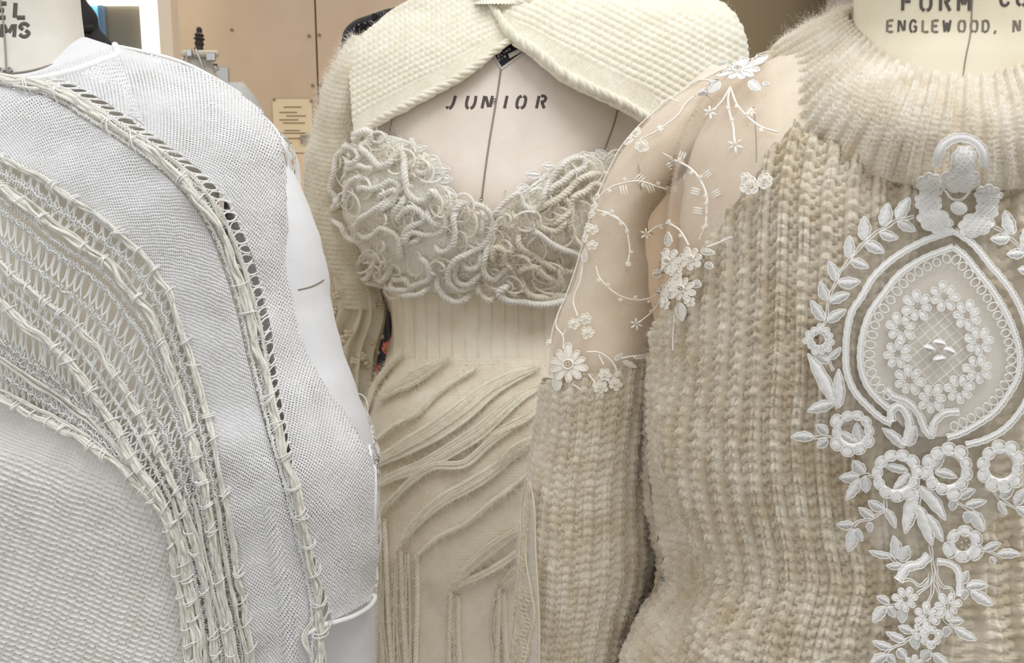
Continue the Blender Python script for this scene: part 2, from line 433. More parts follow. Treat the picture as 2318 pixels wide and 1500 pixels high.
m = MB(); m.tube(np.stack([Sd.ring(np.array(v), np.linspace(.3, 2.9, 12), .006) for v in (122,)])[0], .008, 8); m.build('neck_band', plain('clear_plastic', srgb(200, 190, 170), .15, .6), bg)
for a in ([(448, 112), (458, 140), (466, 175)], [(428, 130), (424, 155)], [(482, 130), (486, 165)]):
    m = MB(); q = curve(a, 8); m.tube(Sd.P(q[:, 0], q[:, 1], .012), .003, 6); m.build('clip_wire', M['steel'], bg)
pbox('metal_clip', 421, 433, 110, 128, Yb-.05, .01, M['steel'], bg, .002)
pbox('metal_clip', 466, 486, 118, 138, Yb-.05, .01, M['steel'], bg, .002)
gs = MB(); q = Surf([(185, 530, 20, Yb, .03), (215, 535, 40, Yb, .05), (260, 540, 60, Yb, .06), (500, 540, 80, Yb, .06)])
loft_obj('padded_shoulder', q, 186, 500, 24, 20, plain('pale_grey_pad', srgb(190, 190, 186)), bg)
# papers
nt = thing('notice_sheet', 'cream paper notice with dark lines of writing pinned to the tan wall', 'paper', tuple(px(660, 340, WY)))
pbox('sheet', 619, 707, 224, 345, WY-.006, .003, M['paper'], nt)
for i, (a, b, v) in enumerate(((642, 682, 241), (632, 672, 253), (648, 692, 261), (632, 675, 270), (640, 690, 277), (644, 678, 294), (636, 690, 300), (640, 684, 312), (634, 660, 322))):
    pbox('text_line', a, b, v, v+2.5, WY-.0075, .001, plain('faint_ink', srgb(150, 130, 106)) if i == 0 else bpy.data.materials['faint_ink'], nt)
for (u, v) in ((621, 226), (704, 229)):
    m = MB(); c = px(u, v, WY-.006); m.tube([c, c-np.array([0, .004, 0])], .004, 8); m.build('pin', scm, nt)
o = pbox('blue_card', 489, 516, 152, 192, WY-.006, .003, plain('blue_paper', srgb(190, 200, 204)), None); prop(o, 'small pale blue card on the wall beside the distant dress form finial', 'card')
o = pbox('grey_card', 680, 720, 306, 326, WY-.02, .004, M['grey'], None, .001); prop(o, 'small grey card overlapping the lower corner of the cream notice', 'card')
o = pbox('pink_sheet', 655, 712, 348, 520, WY-.005, .003, plain('pink_paper', srgb(226, 196, 164)), None); prop(o, 'plain pinkish paper on the wall below the cream notice', 'paper')
# black studded strap behind middle shoulder
st = thing('black_strap', 'black studded strap curving out behind the left shoulder of the middle dress form', 'strap', tuple(px(800, 110, 1.15)))
q = curve([(786, 150), (785, 105), (792, 78), (810, 60), (850, 44), (905, 28), (960, 30)], 40); A = at(q[:, 0]-8, q[:, 1]-6, 1.15); B = at(q[:, 0]+6, q[:, 1]+10, 1.12); 
m = MB(); P = np.stack([A, A+[0, -.012, 0], B+[0, -.012, 0], B+[0, .01, 0]], 1); m.grid(P, wrap=True); m.build('strap', M['black'], st)
q2 = curve([(788, 110), (794, 82), (812, 62), (845, 50), (850, 38)], 30); m = MB(); m.tube(at(q2[:, 0]-1, q2[:, 1]-5, 1.115), .0042, 8); m.build('stitched_loop', M['black'], st)
for i in range(4, 28, 4):
    m = MB(); c = at(q2[i, 0]-1, q2[i, 1]-5, 1.110); m.tube([c, c-np.array([0, .0015, 0])], .0016, 8); m.build('stud', plain('stud_grey', srgb(120, 118, 112), .4) if i == 4 else bpy.data.materials['stud_grey'], st)

# ------------------------------------------------------------------ body volumes
SL = Surf([(90, 40, 250, .60, .06), (110, 40, 300, .60, .075), (150, 35, 405, .60, .095), (230, 30, 535, .60, .12), (310, 28, 614, .60, .132),
           (400, 28, 632, .60, .14), (600, 28, 640, .60, .145), (700, 28, 655, .60, .145), (830, 28, 705, .60, .145), (930, 28, 775, .60, .145),
           (1010, 28, 817, .60, .15), (1350, 28, 824, .60, .15), (1600, 28, 824, .60, .15)], 3.3)
SLT = Surf([(120, 30, 180, .60, .04), (160, 30, 330, .60, .080), (200, 30, 410, .60, .102), (250, 29, 452, .60, .114), (300, 28, 478, .60, .122), (390, 26, 474, .60, .130), (520, 26, 474, .60, .134), (600, 26, 512, .60, .138), (700, 26, 545, .60, .138), (900, 26, 600, .60, .138), (1200, 26, 620, .60, .136), (1600, 26, 620, .60, .134)], 5)
SLA = Surf([(235, 430, 50, .58, .025), (260, 465, 62, .58, .032), (300, 515, 75, .58, .038), (370, 572, 78, .585, .046), (480, 606, 96, .585, .060), (600, 611, 128, .585, .064), (700, 624, 128, .585, .064), (800, 650, 127, .585, .064),
            (900, 688, 125, .58, .06), (960, 708, 125, .58, .058), (1010, 735, 108, .58, .05), (1100, 742, 105, .58, .05), (1500, 748, 101, .58, .05), (1600, 750, 100, .58, .05)])
SLN = Surf([(-150, 12, 165, .60, .058), (-40, 12, 168, .60, .058), (40, 14, 172, .60, .063), (80, 14, 177, .60, .068), (110, 14, 180, .60, .076), (172, 16, 190, .60, .092), (200, 16, 200, .60, .092)])
SC = Surf([(-80, 1160, 120, .86, .05), (-20, 1160, 200, .86, .07), (30, 1165, 290, .86, .09), (90, 1160, 330, .86, .105), (200, 1135, 345, .86, .115), (330, 1120, 345, .86, .122), (430, 1100, 330, .86, .13),
           (520, 1095, 300, .86, .125), (640, 1090, 225, .86, .1), (720, 1092, 200, .86, .092), (790, 1090, 202, .86, .092), (860, 1095, 232, .86, .1), (930, 1100, 262, .86, .112), (1050, 1110, 275, .86, .12), (1200, 1110, 280, .86, .122), (1600, 1110, 285, .86, .122)], 2.4)
SCU = Surf([(-90, 1150, 100, .86, .055), (-40, 1200, 230, .86, .08), (0, 1240, 338, .86, .098), (30, 1262, 378, .86, .108), (70, 1252, 420, .86, .116), (120, 1232, 448, .86, .124), (180, 1222, 462, .86, .13), (240, 1212, 476, .86, .133), (330, 1205, 492, .86, .136), (420, 1205, 495, .86, .136)], 2.5)
SCA = Surf([(84, 850, 40, .86, .05), (110, 835, 48, .86, .055), (140, 818, 50, .86, .06), (180, 798, 50, .86, .062), (250, 778, 52, .86, .062), (330, 762, 55, .86, .06), (430, 755, 56, .86, .055), (500, 758, 58, .86, .052), (600, 785, 62, .86, .048), (700, 800, 58, .865, .042), (800, 780, 58, .87, .036), (900, 775, 54, .87, .034), (960, 780, 40, .87, .03)])
SR = Surf([(60, 2175, 330, .47, .055), (120, 2180, 445, .47, .075), (200, 2185, 560, .47, .095), (300, 2190, 640, .47, .112), (400, 2190, 672, .47, .122), (600, 2190, 690, .47, .132), (800, 2190, 700, .47, .136), (1000, 2190, 716, .47, .136),
           (1100, 2190, 706, .47, .136), (1200, 2190, 678, .47, .136), (1270, 2190, 656, .47, .136), (1320, 2190, 652, .47, .137), (1370, 2190, 674, .47, .138), (1420, 2190, 705, .47, .139), (1480, 2190, 735, .47, .14), (1600, 2190, 770, .47, .14)], 2.4)
SRA = Surf([(120, 1700, 70, .51, .025), (200, 1640, 105, .51, .04), (280, 1560, 112, .51, .05), (380, 1475, 100, .51, .052), (480, 1412, 78, .51, .05), (640, 1385, 98, .51, .05), (740, 1370, 124, .51, .052), (850, 1362, 124, .505, .054), (1000, 1345, 130, .505, .055), (1100, 1333, 136, .505, .055), (1250, 1328, 146, .505, .058), (1400, 1312, 136, .505, .058), (1500, 1295, 130, .505, .055), (1600, 1290, 135, .505, .055)])
SRN = Surf([(-200, 2185, 262, .445, .07), (-60, 2185, 256, .445, .068), (20, 2188, 256, .445, .068), (60, 2190, 262, .445, .069), (120, 2190, 282, .445, .074), (190, 2190, 320, .445, .08), (260, 2190, 380, .445, .09)])
ST = MinSurf(SR, SRA, .02)

# stroke lettering laid on a surface
GL = {'J': [[(.9, 1), (.75, .25), (.6, .06), (.38, 0)], [(.25, .02), (.1, .08), (.08, .16)]], 'U': [[(.1, 1), (.1, .3), (.2, .1), (.4, 0)], [(.6, 0), (.8, .1), (.9, .3), (.9, 1)]],
      'N': [[(.1, 0), (.1, 1)], [(.25, .95), (.75, .1)], [(.9, .1), (.9, 1)]], 'I': [[(.5, 0), (.5, 1)]],
      'O': [[(.4, 1), (.15, .85), (.08, .5), (.15, .15), (.4, 0)], [(.6, 1), (.85, .85), (.92, .5), (.85, .15), (.6, 0)]],
      'R': [[(.1, 0), (.1, 1)], [(.3, 1), (.7, .95), (.85, .75), (.7, .55), (.4, .5)], [(.55, .45), (.9, 0)]],
      'E': [[(.12, 0), (.12, 1)], [(.3, 1), (.9, 1)], [(.3, .52), (.75, .52)], [(.3, 0), (.9, 0)]], 'L': [[(.12, 1), (.12, 0)], [(.3, 0), (.9, 0)]],
      'M': [[(.05, 0), (.05, 1)], [(.18, .95), (.45, .35)], [(.55, .35), (.82, .95)], [(.95, 0), (.95, 1)]],
      'S': [[(.88, .8), (.6, 1), (.3, .98), (.12, .75), (.4, .55)], [(.6, .48), (.9, .28), (.7, .03), (.4, 0), (.1, .18)]],
      'F': [[(.12, 0), (.12, 1)], [(.3, 1), (.9, 1)], [(.3, .52), (.75, .52)]], 'G': [[(.88, .8), (.6, 1), (.3, .95), (.1, .6), (.1, .35), (.3, .03), (.45, 0)], [(.6, 0), (.88, .12), (.88, .45), (.6, .45)]],
      'W': [[(.05, 1), (.25, 0)], [(.32, .1), (.5, .8)], [(.56, .75), (.72, 0)], [(.8, .1), (.97, 1)]], 'D': [[(.12, 0), (.12, 1)], [(.3, 1), (.7, .92), (.9, .5), (.7, .08), (.3, 0)]],
      'C': [[(.88, .8), (.6, 1), (.3, .95), (.1, .6), (.1, .35), (.3, .03), (.6, 0), (.88, .2)]], ',': [[(.4, .1), (.3, -.15)]], '.': [[(.4, 0), (.42, .1)]], 'A': [[(.05, 0), (.42, 1)], [(.58, 1), (.95, 0)], [(.3, .35), (.7, .35)]]}
def letter(S, ch, u, v, w_, h_, sw, mat, parent, slant=0, off=.0003, name='printed_letter', rot=0):
    m = MB()
    for st_ in GL[ch]:
        q = curve(st_, max(2, int(plen(st_)*16))) if len(st_) > 2 else curve(st_, 10)
        X = q[:, 0]*w_+q[:, 1]*slant; Yv = -q[:, 1]*h_
        cr, sr = math.cos(rot), math.sin(rot); U = u+X*cr-Yv*sr; V = v+X*sr+Yv*cr
        d = np.gradient(np.stack([U, V], -1), axis=0); d /= np.linalg.norm(d, axis=1)[:, None]; nn = np.stack([-d[:, 1], d[:, 0]], -1)*sw/2
        P = np.stack([S.P(U+nn[:, 0], V+nn[:, 1], off-.001), S.P(U+nn[:, 0], V+nn[:, 1], off), S.P(U-nn[:, 0], V-nn[:, 1], off), S.P(U-nn[:, 0], V-nn[:, 1], off-.001)], 1)
        m.grid(P, wrap=True)
    return m.build(name, mat, parent)
def line(S, pts, r, mat, parent, name, off=.0005, n=None, sides=5):
    q = curve(pts, n or max(8, int(plen(pts)/8))); m = MB(); m.tube(S.P(q[:, 0], q[:, 1], off), r, sides); return m.build(name, mat, parent)

# ------------------------------------------------------------------ left dress form
lf = thing('dress_form', 'left padded dress form with stencilled neck ending EL and MS, under the white openwork knit', 'dress form', tuple(at(30, 1500, .60)), 'dress forms')
loft_obj('neck', SLN, -150, 190, 50, 72, M['muslin_ln'], lf)
loft_obj('torso', SLT, 120, 1600, 90, 96, M['muslin_lt'], lf)
# shoulder cloth between neck and garment
loft_obj('shoulder', Surf([(84, 30, 165, .60, .045), (110, 38, 235, .60, .058), (150, 35, 340, .60, .080), (172, 33, 390, .60, .094), (230, 30, 470, .60, .115)], 2.4), 84, 230, 20, 72, M['muslin_l'], lf)
arm, _ = loft_obj('arm', SLA, 235, 1600, 90, 48, M['muslin_l'], lf, disp=lambda t, v, P: .0012*vn(v*.03, t*2, 4)); arm['label'] = 'white cotton padded arm'
line(SLA, [(674, 656), (705, 648), (738, 630)], .0006, M['seam'], lf, 'seam')
q = np.array([(664, 380), (705, 482), (736, 602), (750, 702), (776, 802), (811, 900), (831, 962), (842, 1010)])
line(SLA, q-[2, 0], .0007, M['seam'], lf, 'seam', off=.0008)
line(SLN, [(191, 86), (186, 110), (160, 130), (110, 150), (60, 163), (15, 168)], .0006, M['seam'], lf, 'seam')
line(SLN, [(10, 60), (14, 120), (16, 168)], .0006, M['seam'], lf, 'seam'); line(SLN, [(0, -20), (6, 30), (10, 60)], .0005, M['seam'], lf, 'seam')
for (u, v) in ((8, 162), (26, 161)):
    m = MB(); c = SLN.P(np.array([u]), np.array([v]), .002)[0]; n_ = SLN.N(np.array([u*1.]), np.array([v*1.]))[0]
    m.tube(np.stack([c-n_*.002, c-n_*.0005, c+n_*.0006, c+n_*.001]), [.0012, .0016, .0014, .0004], 10); m.build('pin', M['steel'], lf)
letter(SLN, 'E', -14, 40, 30, 32, 9, M['ink'], lf, 2); letter(SLN, 'L', 30, 40, 30, 33, 9, M['ink'], lf, 2)
letter(SLN, 'M', 2, 84, 32, 29, 8, M['ink'], lf, 2); letter(SLN, 'S', 42, 83, 26, 29, 8, M['ink'], lf, 1)
letter(SLN, 'M', -40, 84, 32, 29, 8, M['ink'], lf, 2)

# ------------------------------------------------------------------ white openwork knit top (left)
po = thing('openwork_knit_top', 'white hand-knitted top with curved bands of ladder lace and cream roving, on the left form', 'knit top', tuple(at(30, 1500, .46)))
C0 = [(262, 108), (330, 122), (420, 148), (500, 190), (575, 240), (630, 295), (652, 350), (657, 430), (657, 520), (664, 600), (676, 690), (702, 760), (745, 855), (800, 930), (838, 1000), (846, 1080), (845, 1180), (849, 1300), (842, 1355)]
C1 = [(60, 178), (150, 190), (240, 235), (320, 290), (400, 345), (470, 405), (520, 470), (552, 540), (585, 640), (608, 740), (624, 850), (645, 960), (668, 1080), (690, 1180), (718, 1290), (750, 1402)]
C2 = [(-80, 192), (20, 205), (100, 222), (190, 272), (270, 322), (350, 378), (420, 445), (470, 520), (505, 610), (532, 700), (556, 800), (580, 890), (604, 980), (628, 1060), (655, 1160), (680, 1260), (700, 1400), (695, 1500)]
C2b = [(x+22, y-8) for x, y in C2]
C3 = [(-80, 315), (0, 352), (60, 385), (130, 425), (200, 470), (270, 525), (330, 580), (375, 640), (405, 710), (430, 790), (455, 870), (478, 960), (500, 1060), (522, 1160), (540, 1280), (560, 1400), (580, 1520)]
C4 = [(-80, 375), (0, 425), (70, 470), (130, 520), (190, 560), (250, 600), (300, 660), (345, 720), (370, 790), (400, 870), (425, 950), (450, 1040), (470, 1130), (490, 1250), (510, 1380), (530, 1520)]
C5 = [(-80, 540), (0, 590), (60, 640), (120, 690), (180, 735), (230, 790), (270, 850), (310, 910), (345, 980), (380, 1050), (410, 1120), (440, 1220), (470, 1340), (500, 1520)]
C6 = [(-80, 620), (0, 672), (50, 715), (110, 765), (160, 815), (205, 870), (245, 930), (285, 990), (320, 1050), (360, 1110), (395, 1170), (420, 1260), (440, 1380), (460, 1520)]
C7 = [(-80, 850), (0, 895), (60, 925), (130, 960), (200, 1000), (260, 1040), (310, 1080), (350, 1125), (375, 1160), (395, 1230), (415, 1340), (432, 1440), (440, 1520)]
rel = lambda sc_, a: (lambda u, v, X, Y_, q: a*(vn(u*.012, v*.012, 1)-.5)*2+.0006*vn(u*.2, v*.2, 2))
o, PP1 = sheet('knit_panel', SL, C0, C1, 260, 40, M['poncho'], po, off=.0015, disp=rel(1, .002), sx=9.5, sy=8.0)
o, PP2 = sheet('knit_panel', SL, C2, C3, 260, 34, M['poncho'], po, off=.0015, disp=rel(1, .002), sx=9.5, sy=8.0)
# shoulder return: closes the top over the back, and the side edge turned back
m = MB(); a = curve(C0, 200); P0 = SL.P(a[:, 0], a[:, 1], .0015); st_ = []
for k_ in range(6):
    f = k_/5; uc = a[:, 0]-f*40*(a[:, 0] > 0)*np.clip((a[:, 1]-300)/300, 0, 1); st_.append(P0+np.stack([(-.02*f*f)*np.ones(200), .10*f*np.ones(200), -.004*f*np.ones(200)], -1))
m.grid(np.stack(st_, 1)); m.build('side_return', M['poncho_d'], po)
# lower fitted ladder-rib panel
def ladder_disp(u, v, X, Y_, q):
    a_ = math.radians(-68); x = (u*math.cos(a_)+v*math.sin(a_)); y = (-u*math.sin(a_)+v*math.cos(a_))
    x = x+5*(vn(u*.01, v*.01, 5)-.5)*2; cx = (u*.93+v*.37)*.82+10*vn(u*.008, v*.008, 6); ry = (v*.93-u*.37)*.78+6*vn(u*.02, v*.02, 8)
    f = (cx/17.0) % 1; bar = np.clip((1-np.abs(np.sin(math.pi*ry/9.5)))*1.5, 0, 1)**.8
    rib = np.clip(1-np.abs(f-.2)/.2, 0, 1)**.6; slot = np.clip(1-np.abs(f-.65)/.34, 0, 1)
    zone = np.clip((v-(1000+.25*u))/80, 0, 1)
    fine = np.abs(np.sin(math.pi*cx/8))*np.abs(np.sin(math.pi*ry/6))
    return .0002+zone*(.0024*np.maximum(rib, bar*.85*(slot > 0)))+(1-zone)*.0009*fine+.0025*(vn(u*.006, v*.006, 9)-.5)
LA = [(-90, 880)]+C7[1:]; LB = [(-90, 1530), (0, 1530), (60, 1530), (120, 1530), (200, 1530), (260, 1530), (320, 1530), (360, 1530), (400, 1530), (440, 1530)]
o, PL = sheet('ladder_rib_panel', SL, LA, LB, 260, 270, M['lower'], po, off=-.003, disp=ladder_disp)
# backing under hanging cords and the lower draped part
def mo(u, v, X, Y_, q): return .001*np.sin(u*.35)+.002*vn(u*.03, v*.02, 12)
o, _ = sheet('mohair_gusset', SL, [(385, 1130), (410, 1250), (425, 1400), (435, 1520)], [(520, 1080), (560, 1250), (600, 1400), (640, 1520)], 90, 60, M['roving'], po, off=-.006, disp=mo)
o, _ = sheet('lower_lace_fold', SL, [(575, 1120), (590, 1250), (620, 1400), (640, 1520)], [(650, 1160), (675, 1260), (695, 1380), (690, 1520)], 110, 20, M['poncho'], po, off=-.001, disp=lambda u, v, X, Y_, q: .006*np.sin(q*4), sx=12, sy=9)

def ladder(Pa, Pb, spacing, r, mb, pair=.40, jit=.15, off=.002, bow=0., S=SL, tmin=0, tmax=1, L=None):
    n = max(3, int((L or plen(Pa))/spacing)); a = curve(Pa, n); b = curve(Pb, n)
    for i in range(1, n-1):
        if not (tmin <= i/n <= tmax): continue
        ta = a[i]-a[i-1]; j1, j2 = rng.normal(0, jit, 2)
        for s_ in (-1, 1):
            p0 = a[i]+ta*(j1+s_*pair); p3 = b[i]+(b[i]-b[i-1])*(j2+s_*pair)
            mid = (a[i]+ta*j1+b[i]+(b[i]-b[i-1])*j2)/2+ta*(s_*.07)+rng.normal(0, .6, 2)
            q = curve([p0, p0*.55+mid*.45-ta*s_*pair*.28, mid, p3*.55+mid*.45-ta*s_*pair*.28, p3], 9)
            mb.tube(S.P(q[:, 0], q[:, 1], off+bow*np.sin(np.linspace(0, math.pi, 9))), r*(.8+.5*rng.random()), 5, caps=False)
def webz(Pa, wd, step, r, mb, off=.0034, S=SL, L=None):
    """narrow knitted web: crossing zig-zags round a line"""
    n = int((L or plen(Pa))/step); a = curve(Pa, n*2+1); d = np.gradient(a, axis=0); d /= np.linalg.norm(d, axis=1)[:, None]; nn = np.stack([-d[:, 1], d[:, 0]], -1)
    for ph in (0, 1, 2):
        z = np.array([(1, -1)[(i+ph) % 2] if ph < 2 else .25*math.sin(i*1.3) for i in range(len(a))])*wd/2
        p = a+nn*z[:, None]*(.6+.6*rng.random(len(a)))[:, None]+rng.normal(0, 1.0, a.shape)
        mb.tube(S.P(p[:, 0], p[:, 1], off+.0008*rng.random(len(a))), r, 5, caps=False)
mixc = lambda A, B, f, n=60: curve(A, n)*(1-f)+curve(B, n)*f
def band(Pa, Pb, rows, name, r=.00058, spacing=25):
    """rows: list of ('slot', f0, f1) and ('web', f, widthpx)"""
    lad = MB(); web = MB()
    for k_ in rows:
        if k_[0] == 'slot': ladder(mixc(Pa, Pb, k_[1]), mixc(Pa, Pb, k_[2]), spacing*(k_[3] if len(k_) > 3 else 1), r, lad, L=1500)
        else: webz(mixc(Pa, Pb, k_[1]), k_[2], 14, r*.9, web, L=1500)
    prop(lad.build(name+'_strands', M['poncho_y'], po), kind='stuff')
    if web.n: prop(web.build(name+'_web', M['poncho_y'], po), kind='stuff')
# band A : outer ladder, double rail, inner roving
band(C1, C2, [('slot', -.08, .33), ('web', .36, 9), ('slot', .36, .62, 1.1), ('web', .62, 14), ('slot', .62, .95, 1.1), ('web', .85, 8)], 'shoulder_ladder')
band(C3, C4, [('web', .05, 10), ('slot', 0, .45), ('web', .48, 18), ('slot', .5, 1.0)], 'upper_ladder')
band(C4, C5, [('web', .12, 14), ('web', .28, 16), ('slot', .25, .62, .95), ('web', .68, 18), ('slot', .7, 1.0), ('web', .98, 10)], 'wide_ladder')
band(C5, C6, [('web', .1, 8), ('slot', .1, .9, 1.1), ('web', .5, 10), ('web', .95, 10)], 'mid_ladder')
band(C6, C7, [('web', .06, 10), ('slot', .08, .36), ('web', .40, 20), ('web', .5, 18), ('slot', .5, .74), ('web', .76, 20), ('slot', .78, 1.0), ('web', .93, 16)], 'lower_ladder')
def roving(P_, rpx, name='roving_cord', S=SL, off=.004, mat='roving', wav=4, n=240, ply=2, taper=False, par=None, dist=.47):
    a = curve(P_, n); R = rpx/F*dist
    L = np.linspace(0, plen(P_), n); d = np.gradient(a, axis=0); d /= np.linalg.norm(d, axis=1)[:, None]; nn = np.stack([-d[:, 1], d[:, 0]], -1)
    a = a+nn*((vn(L*.02, 0*L, int(rpx*10)+n)-.5)*2*wav)[:, None]
    m = MB(); ns = int(max(3, min(9, rpx*.8))); sd = int(rng.integers(0, 200))
    for k_ in range(ns):
        w1 = (vn(L*.022, 0*L+k_*5.1, 21+sd % 9)-.5)*2.1; w2 = vn(L*.03, 0*L+k_*3.3, 25+sd % 7)
        base_ = ((k_+.5)/ns-.5)*1.5; pp = a+nn*((base_*.8+w1*.75)*rpx*.72)[:, None]
        m.tube(S.P(pp[:, 0], pp[:, 1], off-.001+R*(.1+1.3*w2)), R*(.9/math.sqrt(ns))*(.7+.55*vn(L*.05, 0*L+k_, 27)+.12*rng.random(n)), 5)
    return m.build(name, M[mat], par or po)
for P_, r_ in ((C2b, 11), (mixc(C1, C2, .36), 4), (mixc(C1, C2, .42), 3.5), (C3, 8), (mixc(C3, C4, .96), 9), (mixc(C3, C4, .8), 3.5), (C5, 7), (C6, 11), (mixc(C6, C7, .55), 5), (mixc(C6, C7, .62), 4), (C7, 9), (mixc(C7, C6, .12), 5)):
    roving(P_, r_)
# tie stitches crossing the rovings
tie = MB()
for P_, w_ in ((C2b, 17), (C3, 14), (mixc(C3, C4, .96), 15), (C5, 13), (C6, 18), (C7, 15)):
    a = curve(P_, 26); d = np.gradient(a, axis=0); d /= np.linalg.norm(d, axis=1)[:, None]; nn = np.stack([-d[:, 1], d[:, 0]], -1)
    for i in range(1, 25):
        for k_ in range(rng.integers(0, 4)):
            sh = d[i]*rng.normal(0, 4); q = np.linspace(-1, 1, 7)[:, None]
            p = a[i]+sh+nn[i]*q*w_*(.8+.4*rng.random())+d[i]*q*rng.normal(3, 5)
            tie.tube(SL.P(p[:, 0], p[:, 1], .0065*(1-q[:, 0]**2)**.6+.002), .0004, 5)
tie.build('tie_stitches', M['poncho_y'], po)['kind'] = 'stuff'
# hanging cords bottom
for i, (a, b, c_, d_) in enumerate(((378, 395, 420, 436), (398, 425, 455, 470), (420, 455, 480, 492), (445, 470, 500, 520), (470, 490, 520, 545), (495, 515, 540, 565))):
    roving([(a, 1120), (b, 1240), (c_, 1380), (d_, 1525)], 7 if i % 2 == 0 else 5, off=.005)
for P_ in ([(700, 1395), (690, 1430), (700, 1470), (712, 1525)], [(740, 1398), (728, 1440), (730, 1480), (735, 1525)]): roving(P_, 6, off=.004)
# hem and edge cords
line(SL, C0[:-1]+[(846, 1335)], .0011, M['poncho_y'], po, 'edge_binding', off=.0015, n=160, sides=8)
line(SL, [(846, 1335), (836, 1362), (800, 1388), (760, 1402), (720, 1412), (690, 1430)], .0018, M['poncho_y'], po, 'hem_binding', off=.003, n=60, sides=8)
line(SL, [(262, 108), (268, 122), (225, 145), (160, 168), (100, 182), (40, 190), (-60, 192)], .0022, M['poncho_y'], po, 'neck_binding', off=.002, n=80, sides=8)
o, _ = sheet('knit_panel', SL, [(262, 108), (225, 145), (160, 168), (100, 182), (40, 188), (-70, 190)], [(330, 285), (240, 228), (180, 200), (120, 195), (40, 200), (-70, 196)], 80, 14, M['poncho'], po, off=.0015, sx=11.5, sy=9)
allP = np.concatenate([PP1.reshape(-1, 3), PP2.reshape(-1, 3)]); allN = np.concatenate([gridN(PP1).reshape(-1, 3), gridN(PP2).reshape(-1, 3)])
fuzz('loose_fibres', allP, allN, 14000, .0045, .00006, M['hair_w'], po, lift=.3)

# ------------------------------------------------------------------ middle dress form
cf = thing('dress_form', 'middle dress form with JUNIOR stencilled across its bare chest', 'dress form', tuple(at(1110, 1500, .86)), 'dress forms')
loft_obj('torso', SC, -80, 1600, 170, 140, M['muslin_c'], cf)
line(SC, [(1136, 140), (1128, 200), (1118, 260), (1108, 320), (1098, 390), (1090, 455)], .0009, M['seam'], cf, 'centre_seam', off=.0004)
line(SC, [(1400, 240), (1390, 280), (1372, 330), (1362, 370)], .0008, M['seam'], cf, 'seam', off=.0004)
line(SC, [(888, 270), (882, 300), (880, 330)], .0004, M['seam'], cf, 'seam', off=.0003)
for ch, u in zip('JUNIOR', (1010, 1052, 1089, 1137, 1166, 1212)):
    letter(SC, ch, u, 245, {'J': 17, 'I': 10}.get(ch, 22), 28, 6.5, M['ink'], cf, 6)
for (u, v) in ((1120, 227), (1090, 450)):
    m = MB(); c = SC.P(np.array([u]), np.array([v]), .001)[0]; m.tube([c, c+np.array([0, -.002, 0])], .0015, 10); m.build('pin', M['steel'], cf)
# diamond label
def quad_on(S, pts, off, mat, name, par, n=10):
    p = np.asarray(pts, float); q = np.linspace(0, 1, n); A = p[0]+(p[1]-p[0])*q[:, None]; B = p[3]+(p[2]-p[3])*q[:, None]
    g = A[:, None]*(1-q[None, :, None])+B[:, None]*q[None, :, None]; m = MB(); m.grid(S.P(g[..., 0], g[..., 1], off)); return m.build(name, mat, par)
quad_on(SC, [(1110, 120), (1135, 159), (1192, 118), (1165, 75)], .0012, plain('label_white', srgb(222, 218, 210)), 'label_border', cf)
quad_on(SC, [(1117, 121), (1136, 152), (1184, 118), (1165, 84)], .0018, M['ink2'], 'label', cf)
quad_on(SC, [(1150, 124), (1154, 134), (1187, 116), (1184, 108)], .0022, bpy.data.materials['label_white'], 'label_stripe', cf)
for k_, (u, v) in enumerate(((1128, 132), (1134, 128), (1140, 124), (1146, 121), (1152, 117), (1130, 140), (1136, 137), (1142, 133))):
    letter(SC, 'ELIMOEIN'[k_], u, v, 4.5, 5, 1.1, bpy.data.materials['label_white'], cf, off=.0021, name='label_letter', rot=-.5)

# ------------------------------------------------------------------ cream shrug
sh = thing('knit_shrug', 'cream waffle-knit cropped shrug crossing over the shoulders of the middle dress form', 'shrug', tuple(at(1200, 300, .75)))
def waffle(dirx, diry, pa, pb, amp, border=None):
    def f(u, v, X, Y_, q):
        a = u*dirx+v*diry; b = -u*diry+v*dirx
        a = a+3*vn(u*.03, v*.03, 31); b = b+5*vn(u*.015, v*.015, 32)
        ro = np.floor(b/pb); fb = (b/pb)-ro
        st = np.sin(math.pi*fb)**.7; cell = np.abs(np.sin(math.pi*(a/pa+.5*(ro % 2))))**.5
        h = st*(.35+.65*cell)
        z = 1-np.clip((q-.78)/.06, 0, 1)
        fin = .35*np.abs(np.sin(math.pi*a/5))*np.abs(np.sin(math.pi*b/5))
        return amp*(h*z+fin*(1-z))+.003*(vn(u*.008, v*.008, 33)-.5)
    return f
LT = [(792, 122), (800, 110), (812, 96), (826, 82), (838, 72), (852, 60), (920, 12), (1000, -30), (1090, -60)]
LBt = [(806, 318), (822, 300), (850, 280), (900, 252), (960, 220), (1020, 188), (1080, 149), (1130, 110), (1170, 84)]
RT = [(1090, -60), (1250, -55), (1400, -40), (1500, -20), (1590, 0), (1645, 35), (1672, 80), (1682, 140), (1690, 240)]
RB = [(1112, 8), (1135, 52), (1165, 90), (1215, 124), (1270, 168), (1340, 205), (1400, 232), (1450, 262), (1520, 310)]
SSH = SCU
lp, PA = sheet('left_panel', SSH, LT, LBt, 260, 120, M['shrug'], sh, off=.002, disp=waffle(.90, -.44, 13, 13, .0019))
rp, PB = sheet('right_panel', SSH, RT, RB, 300, 150, M['shrug'], sh, off=.006, disp=waffle(.90, .44, 17, 15, .0019))
a_ = curve(LT[1:]+RT[1:-1], 160); P0 = SSH.P(a_[:, 0], a_[:, 1], .002); m = MB()
m.grid(np.stack([P0+np.array([0, .02*k_, -.0016*k_*k_]) for k_ in range(6)], 1)); m.build('back_panel', M['shrug'], sh)
